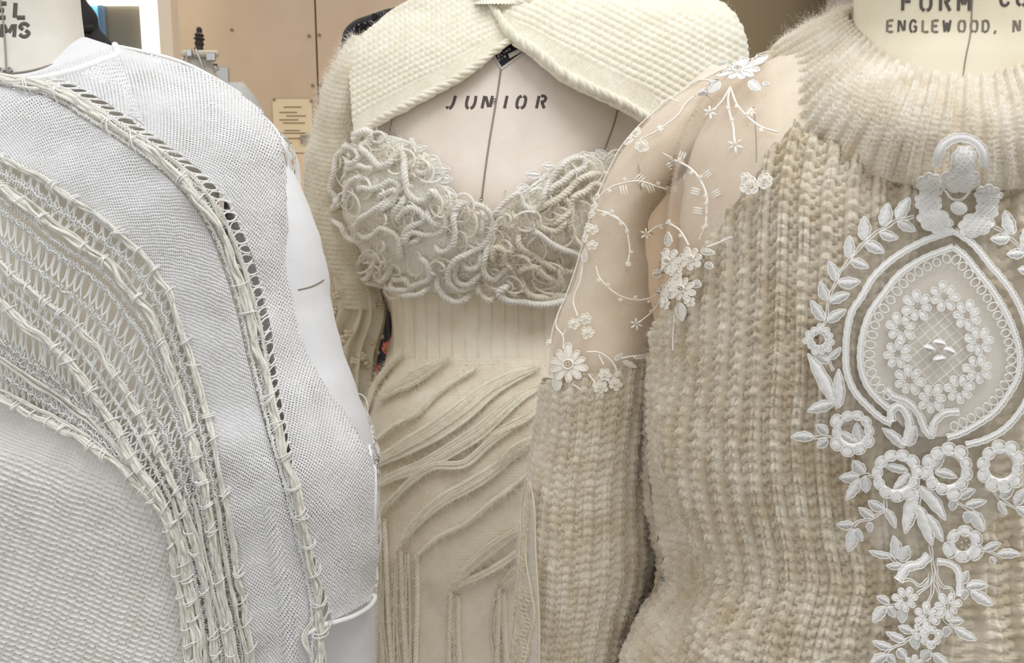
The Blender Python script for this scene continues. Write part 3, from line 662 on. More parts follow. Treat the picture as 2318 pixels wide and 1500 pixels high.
def hemroll(name, pts, r, S, off, mat, par, n=200):
    a = curve(pts, n); L = np.linspace(0, plen(pts), n); m = MB()
    rope(m, S.P(a[:, 0], a[:, 1], off+.001*(vn(L*.03, 0*L, 40)-.5)), r*(.8+.45*vn(L*.06, 0*L, 41)), 4, .03); return m.build(name, mat, par)
hemroll('rolled_edge', LBt, .0040, SSH, .002, M['shrug'], sh); hemroll('rolled_edge', RB, .0046, SSH, .006, M['shrug'], sh)
hemroll('rolled_edge', [(x-2, y+9) for x, y in RB[2:]], .0026, SSH, .002, M['shrug'], sh)
hemroll('overlap_edge', [(1062, -20), (1090, 5), (1130, 18), (1180, 14), (1240, 0), (1300, -14)], .0035, SSH, .006, M['shrug'], sh, 60)
cs = Surf([(-80, 1130, 80, .86, .075), (-20, 1130, 84, .86, .095), (12, 1128, 88, .86, .118)])
loft_obj('ribbed_collar', cs, -80, 12, 40, 320, M['shrug'], sh, disp=lambda t, v, P: .0016*np.abs(np.sin(t*42)))
def slv(t, v, P): return .0014*np.abs(np.sin(math.pi*(v+8*np.cos(t*2))/11))*np.abs(np.sin(t*26))+.003*(vn(v*.02, t*2, 45)-.5)*2
sl, PS = loft_obj('sleeve', SCA, 84, 700, 240, 150, M['mohair'], sh, grow=.004, disp=slv); sl['label'] = 'fluffy cream mohair sleeve toned darker for shade'
# gauzy pleated cuff with embroidered blossoms
def pleat(t, v, P): return .006*np.sin(t*12+vn(v*.01, t*2, 50)*5)*np.clip((v-600)/120, .1, 1)
cu_, PCU = loft_obj('pleated_cuff', SCA, 600, 955, 120, 220, M['mohair'], sh, grow=.003, disp=pleat); cu_['label'] = 'thin pleated cuff with embroidered blossoms'
def petal_flower(S, u, v, r, n, mat, par, name='flower', off=.002, hole=.28, pad=.0006, rot=None, tub=1.1, sq=1.0, dist=.38, centre=True, ring=False):
    """embroidered flower: padded petals with corded outlines, one mesh"""
    m = MB(); rot = random.random()*6 if rot is None else rot
    rr_in = r*hole; tr = tub/F*dist
    for k_ in range(n):
        a = rot+2*math.pi*k_/n; da = math.pi/n*.93
        # petal outline
        th = np.linspace(0, 2*math.pi, 15, endpoint=False)
        L = (r-rr_in)/2; cx, cy = (rr_in+L), 0; wd = min(L*1.6, (rr_in+L)*math.sin(math.pi/n)*1.12)
        ox = cx+L*np.cos(th); oy = wd*np.sin(th)*((.75+.3*np.cos(th)) if hole < .35 else (.98+.12*np.cos(th)))
        rad = [0, .4, .7, .84]
        rings = []
        jr = 1+.08*rng.normal()
        for q in rad:
            X = cx*1+(ox-cx)*q; Yp = oy*q
            U = u+(X*math.cos(a)-Yp*math.sin(a))*jr; V = v+(X*math.sin(a)+Yp*math.cos(a))*sq*jr
            rib = .00022*np.cos(th*7+k_)*q*(r/30+.3)
            rings.append(S.P(U, V, off+pad*(1-q**2)+rib))
        m.grid(np.stack(rings), wrap=True)
        U = u+(ox*math.cos(a)-oy*math.sin(a))*jr; V = v+(ox*math.sin(a)+oy*math.cos(a))*sq*jr
        p = S.P(U, V, off+.0006); m.tube(np.vstack([p, p[:2]]), tr, 5, caps=False)
    if hole >= .35:
        th = np.linspace(0, 2*math.pi, n*8, endpoint=False); rb = (.00025*np.cos(np.arange(n*8)*math.pi))
        rings = [S.P(u+(rr_in+(r-rr_in)*f_)*np.cos(th), v+(rr_in+(r-rr_in)*f_)*np.sin(th)*sq, off+pad*h_+rb*h_) for f_, h_ in ((.0, -.2), (.08, .8), (.3, 1.2), (.5, .9))]
        m.grid(np.stack(rings), wrap=True)
    if ring:
        th = np.linspace(0, 2*math.pi, 25); m.tube(S.P(u+rr_in*1.1*np.cos(th), v+rr_in*1.1*np.sin(th)*sq, off+.001), tr*1.8, 6)
    if centre:
        for k_ in range(5):
            a = k_*1.256; cc = S.P(np.array([u+rr_in*.5*math.cos(a)]), np.array([v+rr_in*.5*math.sin(a)*sq]), off+.0015)[0]; e = tr*1.3
            m.tube([cc+[0, -e, 0], cc+[0, -e*.6, 0], cc, cc+[0, e*.8, 0]], [e*.3, e*.9, e*1.1, e*.4], 6)
    return m.build(name, mat, par)
def leaf(S, a, b, wd, mat, par, name='leaf', off=.002, pad=.0008, tub=1.1, dist=.38, bend=0.0, n=30):
    a = np.asarray(a, float); b = np.asarray(b, float); d = b-a; L = np.linalg.norm(d); d /= L; nn = np.array([-d[1], d[0]])
    t = np.linspace(0, 1, n); prof = wd/2*np.sin(math.pi*t**.85)**.7*(1-.12*t); prof = prof*(1+.07*np.sin(t*19+a[0])); prof[0] = prof[-1] = .4
    ctr = a+d*L*t[:, None]+nn*(np.sin(math.pi*t)*bend*L)[:, None]; m = MB()
    q = np.linspace(-1, 1, 9)
    G = ctr[:, None]+nn*(prof[:, None]*q*.84)[..., None]
    rib = .00030*np.cos(math.pi*np.arange(n))[:, None]*np.ones(9)+.0002*np.cos(np.arange(n)*.9+a[0])[:, None]*q[None]
    m.grid(S.P(G[..., 0], G[..., 1], off+pad*(1-q[None]**2)*np.minimum(1, prof[:, None]/6)+rib))
    o_ = np.vstack([ctr+nn*prof[:, None], (ctr-nn*prof[:, None])[::-1]]); o_ = np.vstack([o_, o_[:1]])
    m.tube(S.P(o_[:, 0], o_[:, 1], off+.0005), tub/F*dist, 5, caps=False)
    if name == 'leaf': m.tube(S.P(ctr[:, 0], ctr[:, 1], off+pad+.0003), tub*.6/F*dist, 5)
    return m.build(name, mat, par)
def cord(S, pts, wpx, mat, par, name='stem', off=.002, dist=.38, n=None, wave=.0, sides=6, ply=2):
    q = curve(pts, n or max(6, int(plen(pts)/5)))
    if wave:
        d = np.gradient(q, axis=0); d /= np.maximum(1e-6, np.linalg.norm(d, axis=1))[:, None]; nn = np.stack([-d[:, 1], d[:, 0]], -1); q = q+nn*(wave*np.sin(np.arange(len(q))*1.9))[:, None]
    m = MB(); m.tube(S.P(q[:, 0], q[:, 1], off), wpx/2/F*dist, sides, ply=ply, twist=1800); return m.build(name, mat, par)
for (u, v, r) in ((768, 665, 9), (764, 700, 8), (792, 750, 11), (775, 765, 11), (858, 758, 12), (842, 776, 13), (850, 792, 12), (815, 800, 10), (828, 820, 11), (840, 838, 12), (846, 848, 11), (832, 858, 10), (800, 812, 9), (778, 790, 9), (852, 690, 8), (840, 830, 12), (790, 850, 9)):
    petal_flower(SCA, u, v, r, 4, M['lace_t'], sh, 'blossom', off=.007, hole=.1, pad=.002, dist=.8, centre=False)
fuzz('mohair_halo', PS[2:-2], gridN(PS[2:-2]), 14000, .010, .00010, M['hair'], sh, lift=.8)
fuzz('wool_fibres', np.concatenate([PA.reshape(-1, 3), PB.reshape(-1, 3)]), np.concatenate([gridN(PA).reshape(-1, 3), gridN(PB).reshape(-1, 3)]), 16000, .005, .00009, M['hair'], sh)

# ------------------------------------------------------------------ middle dress
dr = thing('knit_dress', 'strapless cream knit dress with looped-yarn ruffle bust, ribbed waist and draped float yarns', 'dress', tuple(at(1110, 1500, .86)))
def waistrib(t, v, P):
    x = P[..., 0]/.0135+.1*np.sin(v*.02); f = x % 1; return .0026*np.clip(1-np.abs(f-.5)/.09, 0, 1)+.0004*np.abs(np.sin(P[..., 2]*1500))
def skirtd(t, v, P):
    x = P[..., 0]; z = P[..., 2]; z2 = z+.002*vn(x*80, z*80, 60)
    return .0004*np.abs(np.sin(z2*math.pi/.0030))*(.6+.4*np.abs(np.sin(x*math.pi/.005)))+.003*(vn(x*25, z*25, 61)-.3)
o, PW = loft_obj('ribbed_waistband', SC, 560, 826, 60, 520, M['dress'], dr, grow=.003, disp=waistrib, cap=False)
o, PK = loft_obj('skirt', SC, 812, 1560, 320, 340, M['dress'], dr, grow=.004, disp=skirtd, cap=False)
SK = SC
# bodice cup under the loops
bodA = [(800, 330), (830, 312), (880, 308), (930, 322), (970, 350), (1000, 390), (1030, 440), (1060, 470), (1110, 478), (1160, 460), (1200, 420), (1240, 385), (1300, 350), (1360, 345), (1430, 350)]
bodB = [(790, 520), (820, 560), (850, 600), (880, 630), (920, 645), (980, 655), (1040, 660), (1100, 665), (1160, 665), (1220, 660), (1300, 650), (1380, 630), (1420, 600), (1440, 580), (1450, 560)]
o, PBd = sheet('bodice_base', SC, bodA, bodB, 220, 80, M['loops'], dr, off=.007, disp=lambda u, v, X, Y_, q: .006*np.sin(math.pi*q)*(.6+.4*vn(u*.02, v*.02, 62))+.002*np.abs(np.sin(X*.3)*np.sin(Y_*.3)))
# loops of thick yarn
k1 = lambda pts: [(740+x/3.261, 280+y/3.261) for x, y in pts]
LP = [[(240, 130), (320, 110), (400, 90), (380, 160), (350, 200), (400, 270), (470, 350), (530, 330), (570, 260), (600, 220), (620, 280), (630, 360), (640, 430), (650, 500), (700, 560), (780, 560), (820, 510), (860, 560), (870, 640), (900, 720), (850, 780), (760, 790), (680, 770), (640, 820), (660, 880)],
      [(180, 240), (230, 200), (300, 220), (340, 290), (290, 330), (240, 300), (220, 260)], [(190, 340), (260, 360), (330, 340), (400, 360), (450, 330)],
      [(230, 620), (230, 540), (260, 470), (330, 420), (400, 420)], [(280, 520), (340, 480), (420, 490), (480, 470), (540, 440), (590, 470), (520, 560), (420, 640), (330, 700), (320, 760), (380, 800), (440, 780), (480, 740), (540, 760), (590, 820), (600, 900), (590, 980)],
      [(420, 560), (500, 520), (570, 500), (560, 560), (480, 620), (430, 680)], [(110, 560), (150, 540), (180, 570), (150, 620), (170, 680), (220, 720), (260, 800), (340, 830), (380, 800)],
      [(560, 740), (600, 660), (680, 610), (740, 640), (760, 690), (700, 720), (640, 760), (620, 840), (690, 830), (760, 790)], [(640, 130), (690, 200), (670, 260)], [(690, 340), (720, 390), (780, 380), (790, 330), (750, 300)],
      [(640, 500), (620, 580), (570, 640), (560, 700)], [(770, 600), (790, 680), (840, 720), (890, 680)], [(960, 720), (960, 640), (1010, 590), (1090, 590), (1180, 620), (1220, 700), (1210, 790), (1150, 860), (1060, 900), (980, 930), (930, 1010), (930, 1110), (1000, 1190), (1080, 1160), (1130, 1120)],
      [(1010, 600), (960, 680), (970, 780), (930, 870), (870, 890), (800, 840)], [(1150, 640), (1150, 740), (1120, 830)], [(850, 1060), (850, 1140), (900, 1230), (980, 1280), (1050, 1250), (1080, 1210)],
      [(1210, 700), (1250, 640), (1320, 570), (1400, 520), (1430, 590), (1480, 620), (1540, 600), (1560, 530), (1610, 440), (1680, 350), (1760, 290), (1840, 280), (1840, 330), (1760, 380), (1690, 440), (1620, 480), (1570, 560)],
      [(1290, 640), (1200, 850), (1160, 970), (1180, 1060), (1230, 1100), (1290, 1040), (1380, 960)], [(1310, 650), (1310, 720), (1350, 740), (1380, 690), (1360, 650), (1320, 640)], [(1410, 760), (1400, 850), (1470, 900), (1560, 960), (1640, 1000), (1680, 950)],
      [(1430, 750), (1520, 770), (1600, 830), (1700, 880), (1770, 900), (1820, 960), (1800, 1100), (1760, 1200), (1660, 1260), (1560, 1290), (1430, 1280), (1310, 1260), (1260, 1200), (1300, 1160), (1370, 1160)],
      [(1400, 1080), (1420, 1010), (1500, 990), (1570, 1060), (1640, 1100), (1660, 1040), (1620, 980)], [(1430, 1060), (1420, 1150), (1470, 1220), (1560, 1240), (1650, 1230), (1740, 1250)], [(1600, 740), (1680, 680), (1740, 620), (1760, 540), (1840, 490), (1900, 440), (1960, 470), (1990, 540)],
      [(1500, 700), (1560, 740), (1640, 760), (1700, 700), (1740, 640)], [(1490, 640), (1560, 600), (1640, 560), (1720, 500), (1800, 420), (1900, 380), (2040, 370)], [(1880, 500), (1900, 600), (1870, 700), (1880, 800), (1860, 900)], [(1640, 520), (1720, 560), (1750, 640), (1740, 740), (1790, 830), (1850, 880)],
      [(1000, 950), (1050, 1010), (1110, 1000), (1140, 930), (1120, 880)], [(990, 980), (960, 1060), (1000, 1130), (1060, 1130), (1110, 1080), (1180, 1010)], [(520, 1070), (560, 1100), (640, 1100), (680, 1150), (730, 1130), (800, 1080), (790, 1000), (740, 940), (680, 950)],
      [(540, 1080), (560, 1150), (640, 1180), (720, 1160)], [(470, 1130), (560, 1190), (660, 1220), (760, 1200), (820, 1140)], [(330, 930), (320, 1000), (350, 1070), (400, 1080), (420, 1000), (430, 940)], [(430, 1000), (450, 1080), (480, 1110), (520, 1060), (510, 1000)], [(150, 800), (150, 880), (190, 950), (230, 940), (240, 880)],
      [(360, 860), (400, 920), (460, 910), (490, 850)], [(1130, 1120), (1130, 1200), (1200, 1260), (1270, 1240)], [(1240, 780), (1280, 850), (1350, 900), (1350, 830)], [(1250, 1000), (1220, 920), (1240, 860), (1300, 880), (1300, 960), (1260, 1040)], [(1360, 1160), (1380, 1240), (1440, 1250)],
      [(300, 1010), (330, 1110), (420, 1120), (470, 1190)], [(880, 960), (860, 1020), (860, 1080)], [(1650, 1000), (1740, 1020), (1790, 980)], [(180, 160), (210, 170), (240, 200), (190, 260), (170, 380), (150, 470), (160, 560)]]
LQ = []
for i, L_ in enumerate(LP):
    p = np.array(k1(L_)); n = max(14, int(plen(p)/3.5)); q = curve(p, n); tt = np.linspace(0, 1, n)
    lift = .004+(.012+.007*vn(tt*plen(p)*.03, 0*tt+i, 70))*np.clip(np.minimum(tt, 1-tt)*plen(p)/22, 0, 1)**.7
    m = MB(); r_ = (.0032 if plen(p) > 60 else .0025)*(.8+.3*rng.random())
    rope(m, SC.P(q[:, 0], q[:, 1], lift), r_*(.8+.35*vn(tt*12, 0*tt+i*3, 71))); LQ.append(SC.P(q[:, 0], q[:, 1], lift))
    cxm = p[:, 0].mean(); m.build('yarn_loop', M['loops'] if cxm < 1090 or rng.random() < .3 else M['loops2'], dr)
sm = MB(); LPT = []
for i in range(150):
    tt = rng.random(); a = curve(bodA, 100)[int(tt*99)]; b = curve(bodB, 100)[int(tt*99)]; f = rng.random()*.95+.03; c0 = a*(1-f)+b*f
    if c0[0] > 1400: continue
    th = np.linspace(0, rng.uniform(3, 7.5), 16)+rng.random()*6; R = rng.uniform(10, 26); st = rng.normal(0, .4, 2)
    pu = c0[0]+R*np.cos(th)+st[0]*th*6; pv = c0[1]+R*rng.uniform(.6, 1.3)*np.sin(th)+st[1]*th*6
    P = SC.P(pu, pv, .012+.008*rng.random()+.003*np.sin(th*1.3)); sm.tube(P, rng.uniform(.0005, .0015), 6, ply=2, twist=700); LPT.append(P)
sm.build('fine_curls', M['loops'], dr)['kind'] = 'stuff'
LPT = np.vstack(LPT); LQ = np.vstack(LQ); fuzz('yarn_fuzz', LQ, np.tile([0, -1., 0], (len(LQ), 1)), 50000, .0055, .00011, M['hair'], dr, lift=.1, curl=.7)
fuzz('bust_fibres', LPT, np.tile([0, -1., 0], (len(LPT), 1)), 12000, .012, .00011, M['hair'], dr, lift=.4, curl=.9)
# lace leaves and little flower above the bust
for a, b, w_ in (((595, 190), (680, 160), 60), ((650, 215), (760, 190), 55), ((760, 300), (850, 285), 65), ((790, 350), (920, 355), 70), ((830, 420), (940, 425), 60), ((865, 490), (970, 540), 65), ((800, 460), (840, 400), 50), ((1560, 390), (1460, 385), 60), ((1670, 330), (1575, 325), 55), ((1930, 270), (1845, 225), 60), ((2030, 260), (1955, 205), 70), ((1870, 350), (1930, 310), 65), ((1950, 340), (2030, 310), 60), ((1400, 490), (1480, 470), 60), ((1500, 530), (1540, 480), 60), ((830, 960), (890, 935), 70), ((780, 950), (750, 880), 60)):
    a, b = k1([a, b]); leaf(SC, a, b, w_/3.26, M['lace'], dr, off=.009, dist=.75, tub=1.4)
petal_flower(SC, *k1([(463, 145)])[0], 17, 9, M['lace'], dr, off=.010, dist=.75, tub=1.4)
for P_ in ([(600, 200), (680, 240), (760, 310), (800, 380), (850, 450), (880, 500)], [(2080, 280), (1960, 280), (1880, 270), (1840, 250)], [(1820, 300), (1680, 370), (1560, 430), (1470, 490), (1380, 540)], [(640, 260), (700, 330), (790, 400), (840, 470)]):
    cord(SC, k1(P_), 3.2, M['lace'], dr, 'lace_stem', off=.009, dist=.75, wave=1.2)
# float yarns over the skirt
k2 = lambda pts: [(740+x/3.5717, 640+y/3.5717) for x, y in pts]; k3 = lambda pts: [(800+x/3., 1000+y/3.) for x, y in pts]
FL = [(k2([(660, 570), (560, 680), (470, 800), (400, 960), (350, 1100)]), 5, 6, .0016), (k2([(1000, 610), (860, 690), (700, 800), (560, 880), (470, 960)]), 10, 26, .0014),
      (k2([(1220, 690), (1100, 760), (900, 910), (760, 1050), (580, 1150), (420, 1290)]), 4, 8, .0019), (k2([(1690, 690), (1500, 760), (1300, 880), (1150, 1000), (900, 1180), (660, 1320), (420, 1480), (380, 1540)]), 12, 42, .0014),
      (k2([(1750, 830), (1600, 900), (1450, 1010), (1250, 1180), (1050, 1310), (820, 1450), (560, 1560), (420, 1660)]), 9, 28, .0013), (k2([(1750, 950), (1600, 1080), (1400, 1180), (1250, 1280)]), 3, 12, .002),
      (k2([(1700, 1050), (1500, 1150), (1300, 1290), (1120, 1440)])+k3([(560, 150), (420, 250), (300, 380), (210, 480)]), 4, 14, .0022), (k3([(1240, -20), (1100, 60), (940, 180), (800, 270), (640, 360), (480, 500), (400, 600), (350, 690)]), 9, 24, .0014),
      (k3([(1200, 180), (1060, 300), (900, 420), (760, 540), (600, 620), (450, 760)]), 4, 9, .0017), (k3([(1190, 540), (1050, 620), (900, 730), (780, 840), (690, 960)]), 8, 24, .0013), (k3([(1180, 660), (1060, 760), (900, 860), (740, 940), (690, 975)]), 2, 8, .0024), (k3([(1160, 800), (1080, 870), (1010, 950)]), 4, 20, .0017), (k2([(1700, 1230), (1560, 1300), (1440, 1400), (1380, 1480)]), 5, 18, .0018)]
ND = []
for pts, n_, sp, r_ in FL:
    p = np.array(pts); q = curve(p, 60); d = np.gradient(q, axis=0); d /= np.linalg.norm(d, axis=1)[:, None]; nn = np.stack([-d[:, 1], d[:, 0]], -1); t = np.linspace(0, 1, 60)
    wv = (.05+.95*np.sin(math.pi*np.clip(t*1.02, 0, 1))**.6)
    m = MB()
    for k_ in range(n_):
        o_ = (k_/(max(1, n_-1))-.5)*sp; pp = q+nn*(o_*wv+1.5*(vn(t*5, 0*t+k_, 80)-.5))[:, None]
        P = SC.P(pp[:, 0], pp[:, 1], .0075+.002*np.sin(math.pi*t)+.002*rng.random()); m.tube(P, r_*(.75+.4*rng.random())*np.clip(np.minimum(t, 1-t)*14, .35, 1)*(.85+.3*vn(t*9, 0*t+k_, 81)), 8, ply=2, twist=500); ND.append(P)
    m.build('float_yarn', M['dress'] if n_ < 4 else M['shrug'], dr)
VC = [[(868, 1160), (866, 1260), (868, 1400), (862, 1510)], [(882, 1170), (888, 1300), (892, 1400), (900, 1510)], [(918, 1235), (920, 1330), (925, 1420), (930, 1510)], [(952, 1250), (952, 1350), (950, 1430), (948, 1510)], [(1025, 1330), (1022, 1400), (1020, 1510)], [(1040, 1340), (1040, 1410), (1044, 1510)], [(1130, 1320), (1128, 1400), (1124, 1510)], [(1140, 1330), (1142, 1410), (1146, 1510)]]
for i, p in enumerate(VC):
    m = MB(); q = curve(p, 50); P = SC.P(q[:, 0], q[:, 1], .0085); rope(m, P, .0028, 3, .013); ND.append(P)
    m.build('hanging_cord', M['dress'], dr)
m = MB()
for k_ in range(26):
    x0 = rng.choice([875, 905, 912, 922, 932, 1030, 1034, 1134])+rng.normal(0, 5); y0 = 1180 if x0 < 900 else (1240 if x0 < 960 else 1340)
    q = curve([(x0, y0), (x0+rng.normal(0, 4), 1400), (x0+rng.normal(3, 6), 1515)], 30); P = SC.P(q[:, 0], q[:, 1], .007+.002*rng.random()); m.tube(P, .0009, 5); ND.append(P)
m.build('fine_strands', M['shrug'], dr)['kind'] = 'stuff'
# herringbone cable running down from the knots
ND = np.vstack(ND); fuzz('mohair_fibres', ND, np.tile([-.2, -1., -.1], (len(ND), 1)), 30000, .010, .00010, M['hair'], dr, lift=.5, curl=.6)
fuzz('knit_fibres', PK[2:-2, 16:154], gridN(PK[2:-2, 16:154]), 14000, .006, .00009, M['hair'], dr, lift=.7)

# dark floral garment behind the gap
fm = NT('floral_cloth'); p_ = fm.geo()
fm.ln(fm.ramp(fm.noise(p_, 38, 2), [(.45, srgb(20, 18, 20)), (.55, srgb(24, 20, 22)), (.58, srgb(150, 44, 52)), (.66, srgb(214, 120, 96)), (.72, srgb(70, 74, 40))]), fm.b.inputs['Base Color'])
fg = thing('floral_garment', 'black garment with red and pink flowers seen through the gap beside the cream waist', 'garment', tuple(at(850, 1200, 1.2)))
Sf = Surf([(560, 850, 45, 1.2, .03), (700, 850, 62, 1.2, .03), (1000, 840, 90, 1.2, .03), (1600, 840, 110, 1.2, .03)])
loft_obj('cloth', Sf, 560, 1600, 60, 120, fm.m, fg, disp=lambda t, v, P: .006*np.sin(9*t+v*.004))

# thin loose thread at the gap
m = MB(); q = curve([(802, 888), (822, 895), (832, 915), (830, 950), (828, 975)], 24); m.tube(at(q[:, 0], q[:, 1], .60), .0004, 5)
prop(m.build('loose_thread', M['hair_w'], None), 'fine white loose thread curling off the left padded arm over the dark gap', 'thread')

# ------------------------------------------------------------------ right dress form
rf = thing('dress_form', 'right dress form with tall stencilled neck rising from the ribbed turtleneck', 'dress form', tuple(at(2190, 1500, .47)), 'dress forms')
loft_obj('neck', SRN, -200, 260, 80, 96, M['muslin_r'], rf)
loft_obj('torso', SR, 90, 1060, 90, 120, M['muslin_rt'], rf, grow=-.009)
loft_obj('hip', Surf([(1040, 2190, 560, .47, .10), (1600, 2190, 560, .47, .10)]), 1040, 1600, 30, 60, M['muslin_rt'], rf)
loft_obj('arm', SRA, 150, 900, 80, 60, M['muslin_rt'], rf, grow=-.005, disp=lambda t, v, P: .002*vn(v*.02, t*2, 90))
line(SRN, [(2203, -60), (2200, 20), (2196, 80), (2186, 130), (2178, 190)], .00035, M['seam'], rf, 'seam', off=.0002)
for ch, u in zip('FORM', (2040, 2082, 2126, 2168)): letter(SRN, ch, u, 24, 27, 40, 7, M['ink'], rf, 1)
for ch, u in zip('CO.', (2262, 2300, 2336)): letter(SRN, ch, u, 12, 24, 36, 6, M['ink'], rf, 1)
for k_, (ch, u) in enumerate(zip('ENGLEWOOD,N.J', (2006, 2032, 2058, 2086, 2108, 2134, 2168, 2196, 2222, 2246, 2292, 2320, 2336))):
    letter(SRN, ch, u, 72, 17, 26, 4.6, M['ink'] if ch in 'NGW' and k_ < 8 else M['ink3'], rf, 1)
line(SRA, [(1432, 330), (1448, 400), (1465, 460), (1480, 530)], .0004, M['seam'], rf, 'seam', off=-.004)
line(SR, [(1703, 230), (1708, 300), (1708, 360)], .0004, M['seam'], rf, 'seam', off=-.004)

# ------------------------------------------------------------------ chunky sweater
sw = thing('turtleneck_sweater', 'oatmeal chunky rib-knit turtleneck sweater with sheer tulle shoulder and white lace motif', 'sweater', tuple(at(2190, 1500, .47)))
def chunky(x, y, nz=0):
    x = x+.12*(vn(x*.7, y*.3, 101)-.5)+nz; y = y+.5*(vn(x*.5, y*.2, 102)-.5)
    col = np.floor(x); f = x-col-.5; a = np.abs(f); y = y+.37*(col % 3)
    ph = (y+1.25*a) % 1; lobe = np.sin(math.pi*ph)**.55
    ribp = np.sqrt(np.clip(1-((a-.11)/.155)**2, 0, 1))
    h1 = ribp*(.70+.30*lobe)
    ba = np.abs(np.sin(math.pi*(y+.4)))**.6; h2 = np.clip((a-.21)/.12, 0, 1)*(.0+.42*ba)
    return np.maximum(h1, h2)
def body_disp(t, v, P):
    x = P[..., 0]; z = P[..., 2]; s_ = t*11.6+.6
    h = chunky(s_+.15*(vn(t*3, v*.006, 103)-.5), z/.0054)
    fold = .007*np.sin((t-2.4)*9+v*.006)*np.clip((t-2.3)/.4, 0, 1)*np.clip((v-850)/300, 0, 1)
    big = .003*(vn(t*3, v*.006, 104)-.5)
    return h*.0058*(.85+.5*vn(s_*2.3, z/.0040, 105))+fold+big+.0008*vn(s_*9, z*1500, 106)
def bodyloft(v_top, v_bot, nv, nth):
    th = np.linspace(.25, math.pi+.35, nth)
    return th
TH0, TH1 = .95, math.pi+1.1
def raglan_v(u):
    return np.interp(u, [1400, 1480, 1530, 1600, 1650, 1700, 1765, 1830, 1950, 2050, 2190, 2400], [830, 800, 690, 570, 480, 400, 290, 320, 360, 380, 390, 380])
nt_, ns_ = 580, 600
th = np.linspace(TH0, TH1, nt_)[None]
uu = SR.par(np.array([600.]))[0][0]+SR.par(np.array([600.]))[1][0]*np.sign(np.cos(th))*np.abs(np.cos(th))**(2/SR.n)
vtop = raglan_v(uu); vtop = np.where(th > math.pi-.12, 800, vtop); f = np.linspace(0, 1, ns_)[:, None]
# iterate so that the top edge follows the raglan line at its own height
VV = vtop+(1560-vtop)*f
P = SR.ring(VV, th+0*VV, 0.0)
N_ = np.cross(np.gradient(P, axis=0), np.gradient(P, axis=1)); N_ /= np.maximum(1e-9, np.linalg.norm(N_, axis=-1))[..., None]
N_ *= np.sign(-(N_[..., 1]).mean())
PBD = P+N_*body_disp(th+0*VV, VV, P)[..., None]
m = MB(); m.grid(PBD); bd = m.build('body', M['sweater'], sw)
th2 = np.linspace(-1.6, TH0+.004, 260)[None]; f2 = np.linspace(0, 1, 240)[:, None]; vt2 = np.where(th2 > .8, vtop[0, 0]-(th2-TH0)*-700, 275)
vt2 = np.interp(th2, [-1.6, .2, .6, .8, TH0], [150, 150, 190, 300, vtop[0, 0]]); V2 = vt2+(1560-vt2)*f2; P2 = SR.ring(V2, th2+0*V2, 0.0)
M2 = np.cross(np.gradient(P2, axis=0), np.gradient(P2, axis=1)); M2 /= np.maximum(1e-9, np.linalg.norm(M2, axis=-1))[..., None]; M2 *= np.sign((M2*(P2-P2.mean(1, keepdims=True))).sum(-1).mean())
m = MB(); m.grid(P2+M2*body_disp(th2+0*V2, V2, P2)[..., None]); m.build('side_panel', M['sweater'], sw)
# sleeve of the same rib
SRS = SRA
def sl_disp(t, v, P):
    s_ = t*4.138; h = chunky(s_+.15*(vn(t*3, v*.006, 113)-.5), P[..., 2]/.0054)
    return h*.0046*(.8+.4*vn(s_*2, P[..., 2]/.005, 115))+.003*(vn(t*2, v*.01, 114)-.5)
vs = np.linspace(0, 1, 380)[:, None]; thS = np.linspace(0, 2*math.pi, 330, endpoint=False)[None]
topS = 835-30*np.cos(thS)+8*np.sin(thS*5); VS = topS+(1560-topS)*vs
PSn = SRS.ring(VS, thS+0*VS, 0.0); N2 = np.cross(np.gradient(PSn, axis=0), np.roll(PSn, -1, 1)-np.roll(PSn, 1, 1)); N2 /= np.maximum(1e-9, np.linalg.norm(N2, axis=-1))[..., None]
N2 *= np.sign(((PSn-PSn.mean(1, keepdims=True))*N2).sum(-1).mean()); PSD = PSn+N2*sl_disp(thS+0*VS, VS, PSn)[..., None]
m = MB(); m.grid(PSD, wrap=True); m.build('sleeve', M['sweater'], sw)
fuzz('wool_halo', PBD[:, 200:], N_[:, 200:], 46000, .0052, .00005, M['hair'], sw, lift=.5, curl=.9)
fuzz('wool_halo', PBD[:, :200], N_[:, :200], 16000, .0052, .00005, M['hair'], sw, lift=.5, curl=.9)
fuzz('wool_halo', PSD[:, 0:168], N2[:, 0:168], 24000, .0052, .00005, M['hair'], sw, lift=.5, curl=.9)
# turtleneck
IN = [(1985, 10), (1930, 34), (1905, 44), (1925, 62), (1950, 95), (2000, 132), (2080, 166), (2170, 181), (2250, 174), (2318, 150), (2380, 132), (2430, 95), (2455, 62), (2475, 44), (2450, 34), (2395, 10)]
OU = [(1870, 50), (1800, 82), (1738, 125), (1736, 195), (1762, 288), (1850, 350), (2005, 404), (2150, 426), (2275, 428), (2385, 410), (2530, 345), (2618, 288), (2644, 195), (2642, 125), (2580, 82), (2510, 50)]
YI = [.50, .475, .455, .435, .41, .385, .365, .358, .362, .372, .385, .41, .435, .455, .475, .50]
YO = [.52, .50, .48, .455, .415, .375, .345, .334, .334, .345, .375, .415, .455, .48, .50, .52]
ntc, nsc = 1050, 80
ci = np.array(IN, float); co = np.array(OU, float); tk = np.arange(16.); tt = np.linspace(0, 15, ntc)
